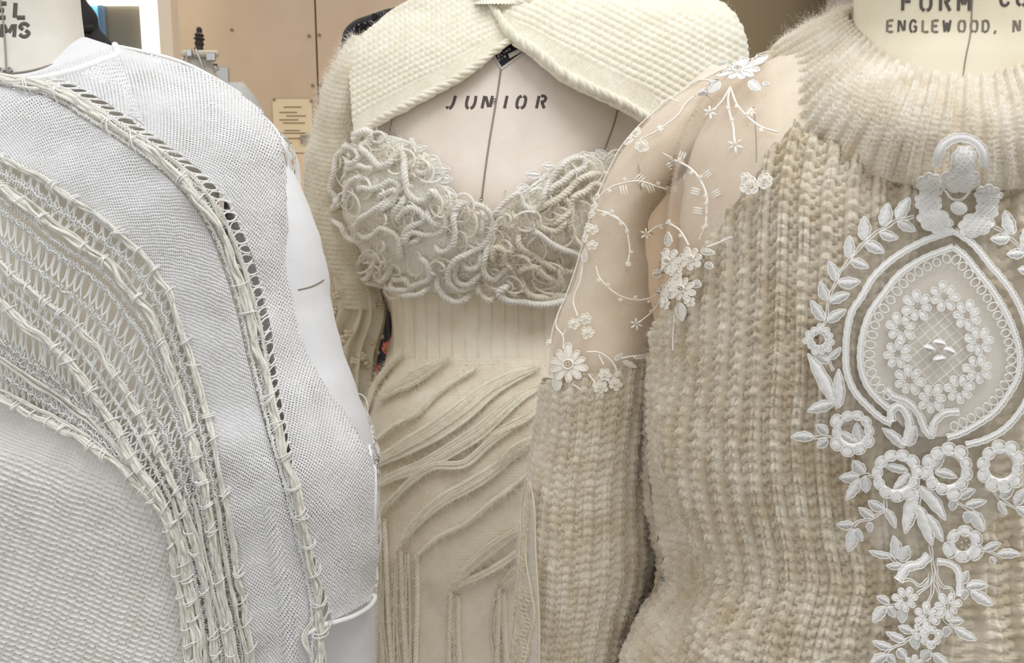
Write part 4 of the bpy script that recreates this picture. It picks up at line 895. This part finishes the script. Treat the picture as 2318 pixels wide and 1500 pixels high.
# reparametrise by outer arclength so that ribs are even
io = np.stack([herm(tk, ci[:, 0], tt), herm(tk, ci[:, 1], tt), herm(tk, np.array(YI), tt)], -1); oo = np.stack([herm(tk, co[:, 0], tt), herm(tk, co[:, 1], tt), herm(tk, np.array(YO), tt)], -1)
mid3 = at((io[:, 0]+oo[:, 0])/2, (io[:, 1]+oo[:, 1])/2, (io[:, 2]+oo[:, 2])/2); ds = np.r_[0, np.cumsum(np.linalg.norm(np.diff(mid3, axis=0), axis=1))]
q = np.linspace(0, 1, nsc)[None]; G = io[:, None]*(1-q[..., None])+oo[:, None]*q[..., None]
G[..., 2] -= .030*np.sin(math.pi*np.clip(q, 0, 1)**.8)*np.linspace(.5, 1, ntc)[:, None]
PC = at(G[..., 0], G[..., 1], G[..., 2])
lip = [PC[:, 0]+np.array([0, .004*k_, 0])+np.array([0, 0, -.004*k_*k_]) for k_ in (1, 2, 3)][::-1]
NC = np.cross(np.gradient(PC, axis=0), np.gradient(PC, axis=1)); NC /= np.linalg.norm(NC, axis=-1)[..., None]; NC *= np.sign(-(NC[..., 1]).mean())
S1 = ds[:, None]/.0090; row = q*23+.3*(vn(S1*2, q*20, 120)-.5)
fS = (S1+.12*(vn(S1, q*4, 121)-.5)) % 1; a = np.abs(fS-.5); ph = (row+1.1*a) % 1
ribh = np.sqrt(np.clip(1-((a-.10)/.17)**2, 0, 1))*(.7+.3*np.sin(math.pi*ph)**.6); val = np.clip((a-.22)/.1, 0, 1)*(.05+.28*np.abs(np.sin(math.pi*(row+.5)))**.6)
PC2 = PC+NC*(np.maximum(ribh, val)*.0036*np.clip((1-q)/.14, 0, 1)**.7+.002*(vn(S1*.4, q*3, 122)-.5)+.0006*vn(S1*9, q*160, 123))[..., None]
olip = [PC2[:, -1]+NC[:, -1]*(-.0016*k_*k_)+(PC2[:, -1]-PC2[:, -4])*(.5*k_-.1*k_*k_)+np.array([0, .0035*k_, 0]) for k_ in (1, 2, 3, 4)]
m = MB(); m.grid(np.concatenate([np.stack(lip, 1), PC2, np.stack(olip, 1)], 1)); m.build('turtleneck_collar', M['collar'], sw)
fuzz('collar_fibres', PC2, NC, 26000, .0042, .00005, M['hair'], sw, lift=.6, curl=.9)
e0 = PC2[:int(ntc*.18), 0:60]; fuzz('collar_halo', e0, np.tile([-.3, 0, 1.], (e0.shape[0]*e0.shape[1], 1)), 1600, .009, .00004, M['hair'], sw, lift=1.2, curl=.9)

# ------------------------------------------------------------------ tulle yoke
TL = [(1745, 122), (1690, 138), (1600, 178), (1520, 225), (1450, 280), (1400, 340), (1370, 400), (1345, 460), (1325, 530), (1305, 600), (1280, 670), (1252, 740), (1243, 800), (1240, 850)]
TR = [(1760, 165), (1765, 230), (1768, 300), (1745, 340), (1715, 390), (1680, 440), (1650, 490), (1615, 550), (1585, 610), (1550, 670), (1520, 730), (1500, 790), (1480, 830), (1460, 870)]
o, PT = sheet('tulle_yoke', ST, TL, TR, 150, 70, M['tulle'], sw, off=.0015, sx=3.2, sy=4.2, disp=lambda u, v, X, Y_, q: .0015*(vn(u*.02, v*.02, 130)-.5))
o['label'] = 'sheer beige net shoulder with embroidered vines'
m = MB(); a = curve(TL, 100); P0 = ST.P(a[:, 0], a[:, 1], .0015); m.grid(np.stack([P0+np.array([.004*k_, .02*k_, -.003*k_*k_]) for k_ in range(5)], 1), uv=np.stack(np.meshgrid(np.arange(5)*6., np.arange(100)*3.), -1)); m.build('tulle_back', M['tulle'], sw)
cord(ST, TL, 3, M['lace_w'], sw, 'tulle_edge', off=.002, dist=.46)
t1 = lambda p: [(1200+x/3.75, 100+y/3.75) for x, y in p]; t2 = lambda p: [(1200+x/3.408, 480+y/3.408) for x, y in p]
em = dict(off=.0035, dist=.46)
LW = M['lace_w']
tu = link('tulle_embroidery', bpy.data.meshes.new('tulle_embroidery'), LW, sw)  # replaced by its first vine below
VN = [t2(p) for p in ([(590, 10), (680, 60), (720, 100), (740, 200), (750, 300), (735, 400)], [(520, 400), (530, 480), (600, 580), (700, 650), (800, 675), (900, 660), (1000, 610), (1070, 560)], [(1060, 560), (990, 690), (900, 780), (800, 860)], [(900, 150), (1000, 100), (1090, 85), (1180, 130), (1240, 220), (1260, 260)], [(1390, 20), (1385, 100), (1340, 210)], [(1080, 560), (1050, 690), (1020, 850)], [(1400, 270), (1480, 240), (1580, 195)], [(1165, 720), (1145, 900), (1140, 1060)], [(430, 380), (400, 540), (350, 700), (380, 800)], [(440, 1080), (520, 1080), (620, 1150), (665, 1240)], [(640, 1140), (760, 1110), (880, 1100)], [(250, 700), (210, 800), (215, 880), (270, 950), (275, 1050)], [(270, 950), (300, 900)], [(340, 1320), (400, 1360), (440, 1400)], [(450, 1240), (500, 1310)], [(520, 1090), (560, 1170)], [(700, 1150), (790, 1190)])]
VN += [t1(p) for p in ([(1720, 400), (1700, 500), (1710, 600), (1745, 750), (1750, 860)], [(1720, 410), (1780, 560), (1850, 640), (1960, 730), (2110, 780)], [(1110, 930), (1200, 970), (1300, 1010), (1400, 1070), (1480, 1170), (1530, 1300), (1530, 1420), (1525, 1500)], [(600, 1310), (700, 1230), (800, 1190), (920, 1165), (1050, 1195), (1190, 1230)], [(950, 830), (1050, 780), (1180, 690), (1260, 620), (1320, 530), (1400, 460)], [(590, 1420), (680, 1440), (750, 1480)], [(1100, 520), (1150, 480), (1270, 520)], [(1350, 360), (1430, 330), (1560, 340)], [(1720, 400), (1650, 520), (1590, 590)])]
C.objects.unlink(tu); bpy.data.objects.remove(tu)
root = cord(ST, VN[0], 4.2, LW, sw, 'vine', **em)
for p in VN[1:]:
    cord(Off(ST, .0075) if np.mean([q_[0] for q_ in p]) > 1530 and np.mean([q_[1] for q_ in p]) > 530 else ST, p, 4.0, LW, sw, 'vine', **em)
for p in VN[:5]+VN[17:21]+VN[22:23]:
    q = curve(p, max(4, int(plen(p)/26)))
    for k_ in range(1, len(q)-1):
        c = q[k_]+rng.normal(0, 1, 2)+[0, (7 if k_ % 2 else -7)]; petal_flower(ST, c[0], c[1], 4.2, 4, LW, sw, 'bud', off=.0035, hole=.1, pad=.001, dist=.4, centre=False, tub=.8)
def star(u, v, r, n=6):
    m = MB()
    for k_ in range(n):
        a = k_*2*math.pi/n+.4; q = np.linspace(.15, 1, 6); m.tube(ST.P(u+r*q*math.cos(a), v+r*q*math.sin(a), .0035), np.array([.0002, .0005, .0007, .0007, .0005, .0001]), 6)
    m.build('star_stitch', LW, sw)
for (u, v), r in ((t2([(870, 165)])[0], 15), (t2([(800, 860)])[0], 15), (t2([(740, 400)])[0], 7), (t1([(1760, 880)])[0], 19), (t1([(1555, 610)])[0], 15), (t1([(1110, 740)])[0], 9), (t1([(1890, 610)])[0], 10)): star(u, v, r)
for (x, y, an) in ((1330, 960, -1.2), (1000, 1210, 1.2), (800, 1240, 1.5), (1160, 1220, .2), (1180, 1020, 2.6), (1540, 1120, -.7), (1440, 1260, 3.4), (1460, 1420, 3.3), (1610, 1280, -.5), (930, 1140, -.8)):
    (u, v), = t1([(x, y)]); m = MB()
    for k_ in (-1, 0, 1):
        ox = -math.sin(an)*5.5*k_; oy = math.cos(an)*5.5*k_; q = np.linspace(-1, 1, 7); m.tube(ST.P(u+ox+q*11*math.cos(an), v+oy+q*11*math.sin(an), .0035), .0005*(1.1-q**2*.8), 6)
    m.build('comb_stitch', LW, sw)
SE = Off(ST, .0085)
for (x, y, r, n) in ((1115, 380, 95, 8), (1290, 360, 90, 7), (1215, 590, 105, 9), (320, 1170, 132, 10), (440, 820, 42, 6), (355, 860, 42, 6), (450, 930, 44, 6), (535, 1340, 50, 6), (635, 1310, 48, 6), (565, 1250, 44, 6), (460, 130, 40, 5), (515, 140, 38, 5), (440, 200, 38, 5), (505, 260, 36, 5), (1180, 460, 55, 6), (1100, 700, 40, 5), (1280, 690, 40, 5), (150, 1000, 30, 5)):
    (u, v), = t2([(x, y)]); petal_flower(SE if x > 1000 else ST, u, v, r/3.408, n, LW, sw, 'embroidered_flower', off=.0045, hole=.24 if r > 60 else .3, dist=.46, tub=1.3, ring=r > 60)
for (x, y, r, n) in ((915, 780, 46, 5), (845, 840, 44, 5), (960, 895, 50, 5), (1890, 1230, 72, 6), (2010, 1190, 64, 6), (1860, 1160, 40, 5), (580, 1300, 36, 5), (560, 1390, 36, 5), (540, 1450, 34, 5)):
    (u, v), = t1([(x, y)]); petal_flower(SE if x > 1800 else ST, u, v, r/3.75, n, LW, sw, 'embroidered_flower', off=.0045, hole=.42, dist=.46, tub=1.3)
(u, v), = t1([(1800, 290)]); o = petal_flower(ST, u, v, 40, 10, M['lace'], sw, 'shoulder_flower', off=.006, hole=.25, dist=.46, tub=1.4, sq=.62, ring=True)
for a, b, w_ in (((1900, 250), (2035, 185), 70), ((1880, 395), (1970, 470), 80), ((1650, 395), (1570, 480), 75), ((1530, 455), (1425, 450), 60), ((1590, 370), (1500, 400), 50), ((1560, 200), (1660, 190), 50), ((1990, 410), (2040, 420), 30)):
    a, b = t1([a, b]); leaf(ST, a, b, w_/3.75, M['lace'], sw, 'lace_leaf', off=.006, dist=.46)
for a, b, w_ in (((1120, 265), (1115, 155), 60), ((1010, 460), (920, 480), 60), ((1080, 670), (1120, 540), 60), ((1205, 700), (1220, 835), 75), ((445, 390), (445, 290), 45), ((240, 1370), (235, 1240), 70), ((1360, 300), (1460, 320), 50), ((1390, 400), (1450, 430), 50), ((640, 1140), (690, 1090), 30), ((770, 1120), (880, 1100), 30), ((700, 1150), (790, 1190), 36), ((1300, 540), (1360, 570), 60)):
    a, b = t2([a, b]); leaf(SE if a[0] > 1495 else ST, a, b, w_/3.408, LW, sw, 'embroidered_leaf', off=.004, dist=.46)

# lace strip at the sleeve's outer edge
sA = [(1206, 1085), (1196, 1140), (1192, 1230), (1184, 1330), (1176, 1400), (1163, 1520)]; sB = [(1214, 1085), (1222, 1140), (1224, 1230), (1228, 1330), (1230, 1400), (1228, 1520)]
SS = Surf([(1000, 1345, 140, .50, .06), (1250, 1335, 160, .50, .064), (1520, 1305, 160, .50, .064), (1600, 1290, 150, .50, .06)])
o, _ = sheet('sleeve_lace_strip', SS, sA, sB, 80, 14, M['tulle2'], sw, off=.004, sx=3, sy=4); o['label'] = 'narrow beige net strip edged with corded lace'
cord(SS, sA, 4, M['lace_t'], sw, 'lace_cord', off=.005, dist=.46); cord(SS, sB, 4, M['lace_t'], sw, 'lace_cord', off=.005, dist=.46)
cord(SS, [(1208, 1200), (1206, 1260), (1216, 1330), (1222, 1380), (1210, 1440), (1196, 1520)], 3.5, M['lace_t'], sw, 'lace_cord', off=.006, dist=.46)
lm = MB()
for k_ in range(20):
    v = 1330+k_*9.5; u = 1208-k_*.6+5*math.sin(k_); th = np.linspace(0, 6.28, 14); lm.tube(SS.P(u+7*np.cos(th)+2*np.sin(th), v+5*np.sin(th), .006), .0003, 5)
for k_ in range(60):
    f = rng.random(); v = 1100+400*rng.random(); u0 = np.interp(v, [1085, 1230, 1520], [1206, 1192, 1163]); u = u0+7+9*rng.random()*(v-1060)/300; th = np.linspace(0, rng.uniform(3, 7), 12); R = rng.uniform(3, 6)
    lm.tube(SS.P(u+R*np.cos(th), v+R*1.6*np.sin(th), .0058), .00032, 5)
prop(lm.build('lace_loops', M['lace_t'], sw), kind='stuff')

# ------------------------------------------------------------------ white lace motif on the chest
SM = Off(SR, .0070)
CU_ = oo[:, 0]; CV_ = oo[:, 1]; CY_ = oo[:, 2]; _k = (np.arange(len(CU_)) > int(len(CU_)*.30)) & (np.arange(len(CU_)) < int(len(CU_)*.72)); CU_, CV_, CY_ = CU_[_k], CV_[_k], CY_[_k]
class Chest(Surf):
    """chest surface that steps out over the folded collar"""
    def Y(s, u, v):
        y = SR.Y(u, v)-.0098; u_ = np.clip(u, 1900, 2380); 
        vb = np.interp(u_, CU_, CV_); ym = np.interp(u_, CU_, CY_); d = vb-v      # below / above the collar's lower edge
        q = np.clip((d+60)/80, 0, 1); q = q*q*(3-2*q); yc = ym+.0*d
        bul = np.clip(d/90, 0, 1); yc = ym-.0040-.018*np.sin(bul*math.pi/2)
        return np.minimum(y, y*(1-q)+yc*q)
SM = Chest([(0, 0, 0, 0, 0), (1, 0, 0, 0, 0)])
lo = dict(off=.0012, dist=.335)
c2 = lambda x, y: (1718+x/3.5717, 280+y/3.5717); c3 = lambda x, y: (1718+x/3.5717, 640+y/3.5717); c4 = lambda x, y: (1718+x/3.125, 1020+y/3.125)
LW2 = M['lace']
mo_ = thing  # noqa
# net backing behind the motif, and the smooth medallion ground
# motif parent part: the organza ground
A_ = [c2(1250, 560), c2(1000, 800), c2(780, 1000), c2(600, 1260), c3(520, 300), c3(480, 560), c3(560, 900), c3(800, 1350), c4(800, 300), c4(760, 560), c4(960, 900), c4(980, 1100), c4(900, 1400), c4(860, 1500)]
B_ = [c2(1900, 560), c2(2050, 760), c2(2143, 1000), (2325, 640), (2330, 720), (2330, 800), (2330, 900), (2330, 1000), (2330, 1100), c4(1600, 560), c4(1400, 900), c4(1350, 1100), c4(1200, 1400), c4(1180, 1500)]
bk, _ = sheet('lace_applique', SM, A_, B_, 110, 60, tulle('fine_net', srgb(226, 218, 204), .30), sw, off=-.0006, sx=3, sy=4); bk['label'] = 'large white corded lace motif appliqued on the chest'
inner = [c2(1550, 1000), c2(1300, 1100), c2(1100, 1240), c2(1000, 1370), c3(880, 260), c3(830, 420), c3(810, 560), c3(820, 700), c3(870, 830), c3(950, 930), c3(1040, 1010)]
innerR = [c2(1550, 1000), c2(1630, 1060), c2(1730, 1180), c2(1850, 1330), c3(1950, 200), c3(2040, 400), c3(2080, 560), c3(2070, 750), c3(1990, 900), c3(1880, 1040), c3(1750, 1130), c3(1600, 1210), c3(1500, 1240)]
outerL = [c2(1555, 870), c2(1300, 960), c2(1050, 1110), c2(900, 1260), c2(820, 1400), c3(750, 220), c3(705, 400), c3(695, 560), c3(705, 720), c3(765, 870), c3(870, 990), c3(1000, 1100), c3(1060, 1130)]
outerR = [c2(1555, 870), c2(1700, 970), c2(1850, 1150), c2(2000, 1330), (2304, 700), (2322, 755), (2336, 830), (2318, 900), c3(2050, 1080), c3(1950, 1180), c3(1800, 1260), c3(1650, 1300)]
g, _ = sheet('medallion_ground', SM, inner+[c3(1150, 1150), c3(1300, 1240), c3(1500, 1240)], innerR, 120, 60, muslin('medallion_net', srgb(222, 216, 206), srgb(214, 206, 194)), bk, off=.0002); g['label'] = 'smooth greige net inside the pointed oval'
def corded_band(P_, wpx, name='corded_band', par=bk, off=.0016):
    p = curve(P_, max(12, int(plen(P_)/4))); n = len(p); d = np.gradient(p, axis=0); d /= np.linalg.norm(d, axis=1)[:, None]; nn = np.stack([-d[:, 1], d[:, 0]], -1)
    q = np.linspace(-1, 1, 7); sc_ = 1+.10*np.sin(np.arange(n)*1.2)
    G = p[:, None]+nn[:, None]*(q[None, :, None]*wpx/2*.85); m = MB(); rib = .00025*np.cos(np.arange(n)*math.pi)[:, None]
    m.grid(SM.P(G[..., 0], G[..., 1], off+.0007*(1-q[None]**2)+rib+0*G[..., 0]))
    for s_ in (-1, 1):
        e = p+nn*(s_*wpx/2*sc_)[:, None]; m.tube(SM.P(e[:, 0], e[:, 1], off+.0004), 1.25/F*.335, 6)
    return m.build(name, LW2, par)
for P_ in (outerL, outerR, inner, innerR): corded_band(P_, 13)
# picot loops inside the medallion
for P_, sg in ((inner, 1), (innerR, -1)):
    p = curve(P_, int(plen(P_)/22)); d = np.gradient(p, axis=0); d /= np.linalg.norm(d, axis=1)[:, None]; nn = np.stack([d[:, 1], -d[:, 0]], -1)
    cen = np.array(c3(1450, 500)); nn = np.where(((cen-p)*nn).sum(1)[:, None] > 0, nn, -nn)
    for k_ in range(1, len(p)-1):
        c = p[k_]+nn[k_]*20; th = np.linspace(0, 2*math.pi, 17); a_ = 10.5*(.85+.3*rng.random()); b_ = 8.5
        X = c[0]+nn[k_][0]*a_*np.cos(th)+d[k_][0]*b_*np.sin(th); Yp = c[1]+nn[k_][1]*a_*np.cos(th)+d[k_][1]*b_*np.sin(th)
        m = MB(); m.tube(SM.P(X, Yp, .0022), 1.25/F*.335, 6, ply=2, twist=3000); m.build('picot_loop', LW2, bk)
# flower wreath and lattice
for k_, (x, y) in enumerate(((1470, 110), (1260, 190), (1130, 360), (1100, 570), (1190, 780), (1370, 930), (1590, 850), (1740, 690), (1750, 470), (1650, 260))):
    petal_flower(SM, *c3(x, y), 33, 7, LW2, bk, 'wreath_flower', off=.0022, hole=.26, dist=.335, centre=False, tub=1.15)
lm = MB(); cx, cy = c3(1420, 520)
for k_ in range(-5, 6):
    for dx, dy in ((.64, .77), (.77, -.64)):
        ox, oy = -dy*k_*20, dx*k_*20; L_ = math.sqrt(max(0, 92**2-(k_*20)**2)); q = np.linspace(-1, 1, 16)*L_
        lm.tube(SM.P(cx+ox+q*dx, (cy+oy+q*dy), .0014+.0003*np.sin(q)), .75/F*.335, 5)
lm.build('lattice', LW2, bk)
for (x, y, an) in ((1430, 480, .2), (1350, 525, .3), (1510, 545, .4), (1430, 605, -.2)):
    u, v = c3(x, y); leaf(SM, (u-14*math.cos(an), v-14*math.sin(an)), (u+14*math.cos(an), v+14*math.sin(an)), 17, LW2, bk, 'satin_knot', off=.0026, dist=.335, pad=.002)
# all leaves
def LS(fn, lst):
    for it in lst:
        a, b, w_ = it[:3]; s_ = 3.5717 if fn is not c4 else 3.125; leaf(SM, fn(*a), fn(*b), w_/s_, LW2, bk, 'lace_leaf', dist=.335, off=.0014, bend=random.uniform(-.06, .06), tub=1.2)
LS(c2, [((1100, 775), (1205, 605), 100), ((1110, 800), (1250, 870), 85), ((985, 830), (1030, 650), 105), ((965, 885), (1110, 930), 85), ((835, 945), (840, 755), 105), ((850, 970), (1000, 1045), 95), ((725, 1090), (725, 910), 85), ((735, 1110), (875, 1165), 80), ((615, 1270), (560, 1115), 80), ((635, 1285), (810, 1275), 95), ((550, 1430), (495, 1280), 85), ((575, 1440), (725, 1375), 85),
        ((2030, 900), (1965, 705), 110), ((2000, 930), (1850, 935), 90), ((2120, 1050), (1980, 1060), 85), ((2120, 1020), (2150, 830), 100), ((2210, 1190), (2070, 1180), 90), ((2190, 1150), (2250, 980), 100)])
LS(c3, [((520, 300), (420, 145), 85), ((550, 310), (695, 215), 85), ((560, 640), (440, 565), 75), ((560, 610), (655, 520), 60), ((600, 960), (395, 565), 110), ((640, 1000), (640, 690), 100), ((600, 965), (390, 1030), 95), ((650, 1200), (800, 1290), 75), ((815, 1280), (780, 1120), 85), ((440, 1240), (260, 1240), 85), ((550, 1210), (460, 1140), 80), ((550, 1260), (470, 1320), 80), ((1160, 1320), (985, 1165), 85), ((1190, 1310), (1250, 1150), 95)])
LS(c4, [((1040, 130), (870, 90), 60), ((1050, 150), (940, 265), 75), ((1210, 120), (1290, 10), 70), ((1230, 140), (1385, 180), 65), ((735, 150), (660, 60), 90), ((700, 170), (565, 180), 80), ((700, 190), (610, 335), 75), ((735, 175), (750, 285), 80), ((870, 400), (765, 345), 75), ((880, 400), (955, 535), 60), ((800, 460), (700, 390), 65), ((660, 510), (548, 510), 65), ((775, 495), (775, 560), 50), ((660, 540), (625, 700), 90), ((680, 540), (725, 625), 55),
        ((1110, 260), (1020, 575), 110), ((1120, 240), (1305, 480), 95), ((1110, 380), (1210, 660), 100), ((1170, 440), (1285, 630), 80), ((1575, 690), (1690, 640), 60), ((1670, 720), (1830, 720), 70), ((1620, 740), (1650, 785), 45), ((1370, 340), (1345, 410), 60), ((1445, 375), (1590, 345), 60), ((1490, 420), (1570, 555), 95), ((1460, 420), (1450, 500), 70), ((1400, 320), (1510, 265), 70),
        ((1690, 320), (1780, 250), 80), ((1790, 370), (1870, 260), 80), ((1680, 350), (1730, 440), 50), ((1800, 390), (1890, 460), 60), ((930, 730), (770, 695), 50), ((960, 750), (940, 590), 85), ((990, 770), (1045, 660), 90), ((1000, 800), (890, 800), 50), ((1410, 930), (1460, 840), 70), ((1450, 950), (1600, 940), 75), ((1480, 980), (1635, 1080), 85), ((1440, 970), (1430, 1040), 65),
        ((910, 1065), (825, 1020), 55), ((880, 1090), (800, 1200), 80), ((905, 1095), (950, 1165), 60), ((1000, 1100), (1000, 1205), 75), ((1330, 1200), (1430, 1190), 60), ((1370, 1240), (1520, 1325), 70), ((1320, 1230), (1300, 1300), 60), ((1070, 1270), (975, 1230), 60), ((1020, 1330), (890, 1270), 60), ((930, 1380), (795, 1335), 60), ((1090, 1290), (1100, 1390), 75), ((890, 1430), (780, 1500), 75), ((900, 1430), (950, 1480), 60), ((970, 1390), (1030, 1450), 70), ((1190, 1400), (1140, 1470), 80), ((1220, 1420), (1330, 1510), 70)])
# stems (double cords)
def stem2(pts, gap=5):
    p = curve(pts, max(8, int(plen(pts)/6))); d = np.gradient(p, axis=0); d /= np.maximum(1e-6, np.linalg.norm(d, axis=1))[:, None]; nn = np.stack([-d[:, 1], d[:, 0]], -1); m = MB()
    for s_ in (-1, 1):
        e = p+nn*(s_*gap/2*(1+.5*np.sin(np.arange(len(p))*.9+s_)))[:, None]; m.tube(SM.P(e[:, 0], e[:, 1], .0018), 1.15/F*.335, 6)
    m.build('stem', LW2, bk)
for pts in ([c2(*p) for p in ((1240, 760), (1100, 790), (1000, 850), (930, 890), (850, 960), (790, 1020), (730, 1100), (670, 1170), (620, 1270), (590, 1350), (555, 1430), (550, 1540))]+[c3(515, 350)],
            [c2(*p) for p in ((1870, 830), (2000, 920), (2110, 1040), (2180, 1130), (2240, 1230))], [c3(*p) for p in ((440, 1240), (540, 1235), (640, 1240))], [c3(*p) for p in ((550, 560), (565, 640), (600, 700))], [c3(*p) for p in ((600, 960), (630, 1010))],
            [c4(*p) for p in ((740, 155), (790, 170))], [c4(*p) for p in ((885, 330), (880, 400), (800, 460), (700, 490), (660, 520))], [c4(*p) for p in ((1540, 680), (1600, 700), (1670, 720))], [c4(*p) for p in ((1360, 290), (1360, 330), (1430, 380), (1500, 420))], [c4(*p) for p in ((1590, 200), (1650, 290), (1740, 370), (1880, 400))],
            [c4(*p) for p in ((1200, 650), (1205, 720), (1215, 780), (1220, 880), (1210, 980), (1180, 1080))], [c4(*p) for p in ((1230, 760), (1250, 880), (1290, 955), (1345, 960), (1360, 1000))], [c4(*p) for p in ((1200, 850), (1180, 940), (1110, 1000))], [c4(*p) for p in ((1180, 1080), (1160, 1150), (1110, 1270), (1010, 1340), (920, 1390), (850, 1440))], [c4(*p) for p in ((1225, 900), (1260, 1000), (1310, 1080), (1300, 1180), (1370, 1240))],
            [c4(*p) for p in ((975, 910), (1060, 905), (1130, 940), (1190, 890))], [c4(*p) for p in ((900, 710), (960, 780), (1030, 800))], [c4(*p) for p in ((1020, 1050), (930, 1080), (880, 1090))], [c4(*p) for p in ((1200, 1340), (1200, 1420), (1230, 1430))]):
    stem2(pts)
for fn, pts, w_ in ((c3, ((1010, 840), (1060, 900), (1180, 950), (1280, 1060), (1330, 1180), (1370, 1225), (1400, 1120), (1470, 1050), (1600, 1030)), 15), (c3, ((1060, 1110), (1060, 1020), (1110, 985), (1180, 1050), (1200, 1130), (1165, 1300)), 17), (c4, ((1190, 725), (1120, 790), (1040, 810), (975, 905)), 20), (c4, ((1240, 770), (1320, 780), (1380, 820), (1400, 880), (1400, 1010)), 14)):
    corded_band([fn(*p) for p in pts], w_, 'scroll')
# bigger flowers
for fn, x, y, r, n, h in ((c3, 485, 455, 33, 11, .38), (c3, 750, 1190, 50, 10, .55), (c4, 960, 160, 58, 11, .58), (c4, 1315, 130, 58, 11, .55), (c4, 1690, 100, 55, 10, .5), (c4, 1425, 640, 43, 6, .42), (c4, 1020, 1035, 28, 7, .25), (c4, 1315, 1085, 30, 7, .25), (c4, 1165, 1150, 29, 6, .2), (c4, 1200, 1300, 26, 6, .35), (c4, 1110, 1260, 17, 5, .2), (c4, 1075, 1490, 20, 6, .25)):
    petal_flower(SM, *fn(x, y), r, n, LW2, bk, 'lace_flower', off=.002, hole=h, dist=.335, centre=(n == 6 and r > 40), tub=1.2)
# top rosette: padded arch, bud and five ruffled petals
ac = c2(1612, 300); th = np.linspace(math.radians(190), math.radians(-10+360), 40)
corded_band([(ac[0]+51*math.cos(t), ac[1]+51*math.sin(t)) for t in np.linspace(math.radians(175), math.radians(368), 26)], 19, 'padded_arch', off=.0022)
def ruffle(u, v, rx, ry, name='ruffled_petal', rot=0, nl=8, off=.002, bump_=.18):
    m = MB(); th = np.linspace(0, 2*math.pi, 48, endpoint=False); rad = 1+bump_*np.abs(np.sin(th*nl/2)); rings = []
    for q in (0, .3, .6, .85, .98):
        X = rx*rad*np.cos(th)*q; Yp = ry*rad*np.sin(th)*q; U = u+X*math.cos(rot)-Yp*math.sin(rot); V = v+X*math.sin(rot)+Yp*math.cos(rot); rings.append(SM.P(U, V, off+.0014*(1-q*q)+.0003*np.sin(V*1.5)))
    m.grid(np.stack(rings), wrap=True); X = rx*rad*np.cos(th); Yp = ry*rad*np.sin(th); U = u+X*math.cos(rot)-Yp*math.sin(rot); V = v+X*math.sin(rot)+Yp*math.cos(rot)
    p = SM.P(U, V, off+.0004); m.tube(np.vstack([p, p[:2]]), 1.4/F*.335, 6)
    for k_ in range(int(ry*2/5)):
        y_ = -ry*.85+k_*5; xw = rx*.85*math.sqrt(max(0, 1-(y_/ry)**2)); q = np.linspace(-1, 1, 14); Xs = xw*q; Ys = y_+1.8*np.sin(q*9+k_*2.)
        m.tube(SM.P(u+Xs*math.cos(rot)-Ys*math.sin(rot), v+Xs*math.sin(rot)+Ys*math.cos(rot), off+.0014*(1-(Xs/rx)**2-(Ys/ry)**2*.8)+.0010), 1.1/F*.335, 5)
    m.build(name, LW2, bk)
for x, y, rx, ry, rot in ((1375, 480, 26, 28, .3), (1350, 640, 26, 24, 0), (1400, 790, 36, 24, .4), (1730, 820, 36, 24, -.3), (1830, 560, 26, 24, -.3), (1815, 700, 22, 24, 0)): ruffle(*c2(x, y), rx, ry, rot=rot)
ruffle(*c2(1610, 400), 36, 24, 'bud', off=.0035); ruffle(*c2(1620, 270), 22, 20, 'bud', off=.0040); ruffle(*c2(1572, 685), 17, 18, 'rosette_button', off=.004, bump_=.02)
stem2([c2(1470, 480), c2(1550, 600), c2(1600, 610), c2(1740, 450)], 3)

# stands under the forms
def stand(par, x, y, ztop):
    m = MB(); m.tube([(x, y, .04), (x, y, ztop)], .014, 16); m.build('stand_pole', M['steel'], par)
    m = MB(); zz = np.array([0, .01, .025, .04, .05]); m.tube(np.stack([np.array([x, y, z]) for z in zz]), [.16, .165, .15, .05, .02], 32); m.build('stand_base', M['dark'], par)
for par, S_ in ((lf, SLT), (cf, SC), (rf, SR), (bg, Sd)):
    v_ = 1600 if par is not bg else 800; c_ = S_.ring(np.array([v_*1.0])[:, None], np.linspace(0, 6.28, 40)[None])[0].mean(0); stand(par, float(c_[0]), float(c_[1]), float(c_[2])+.05)
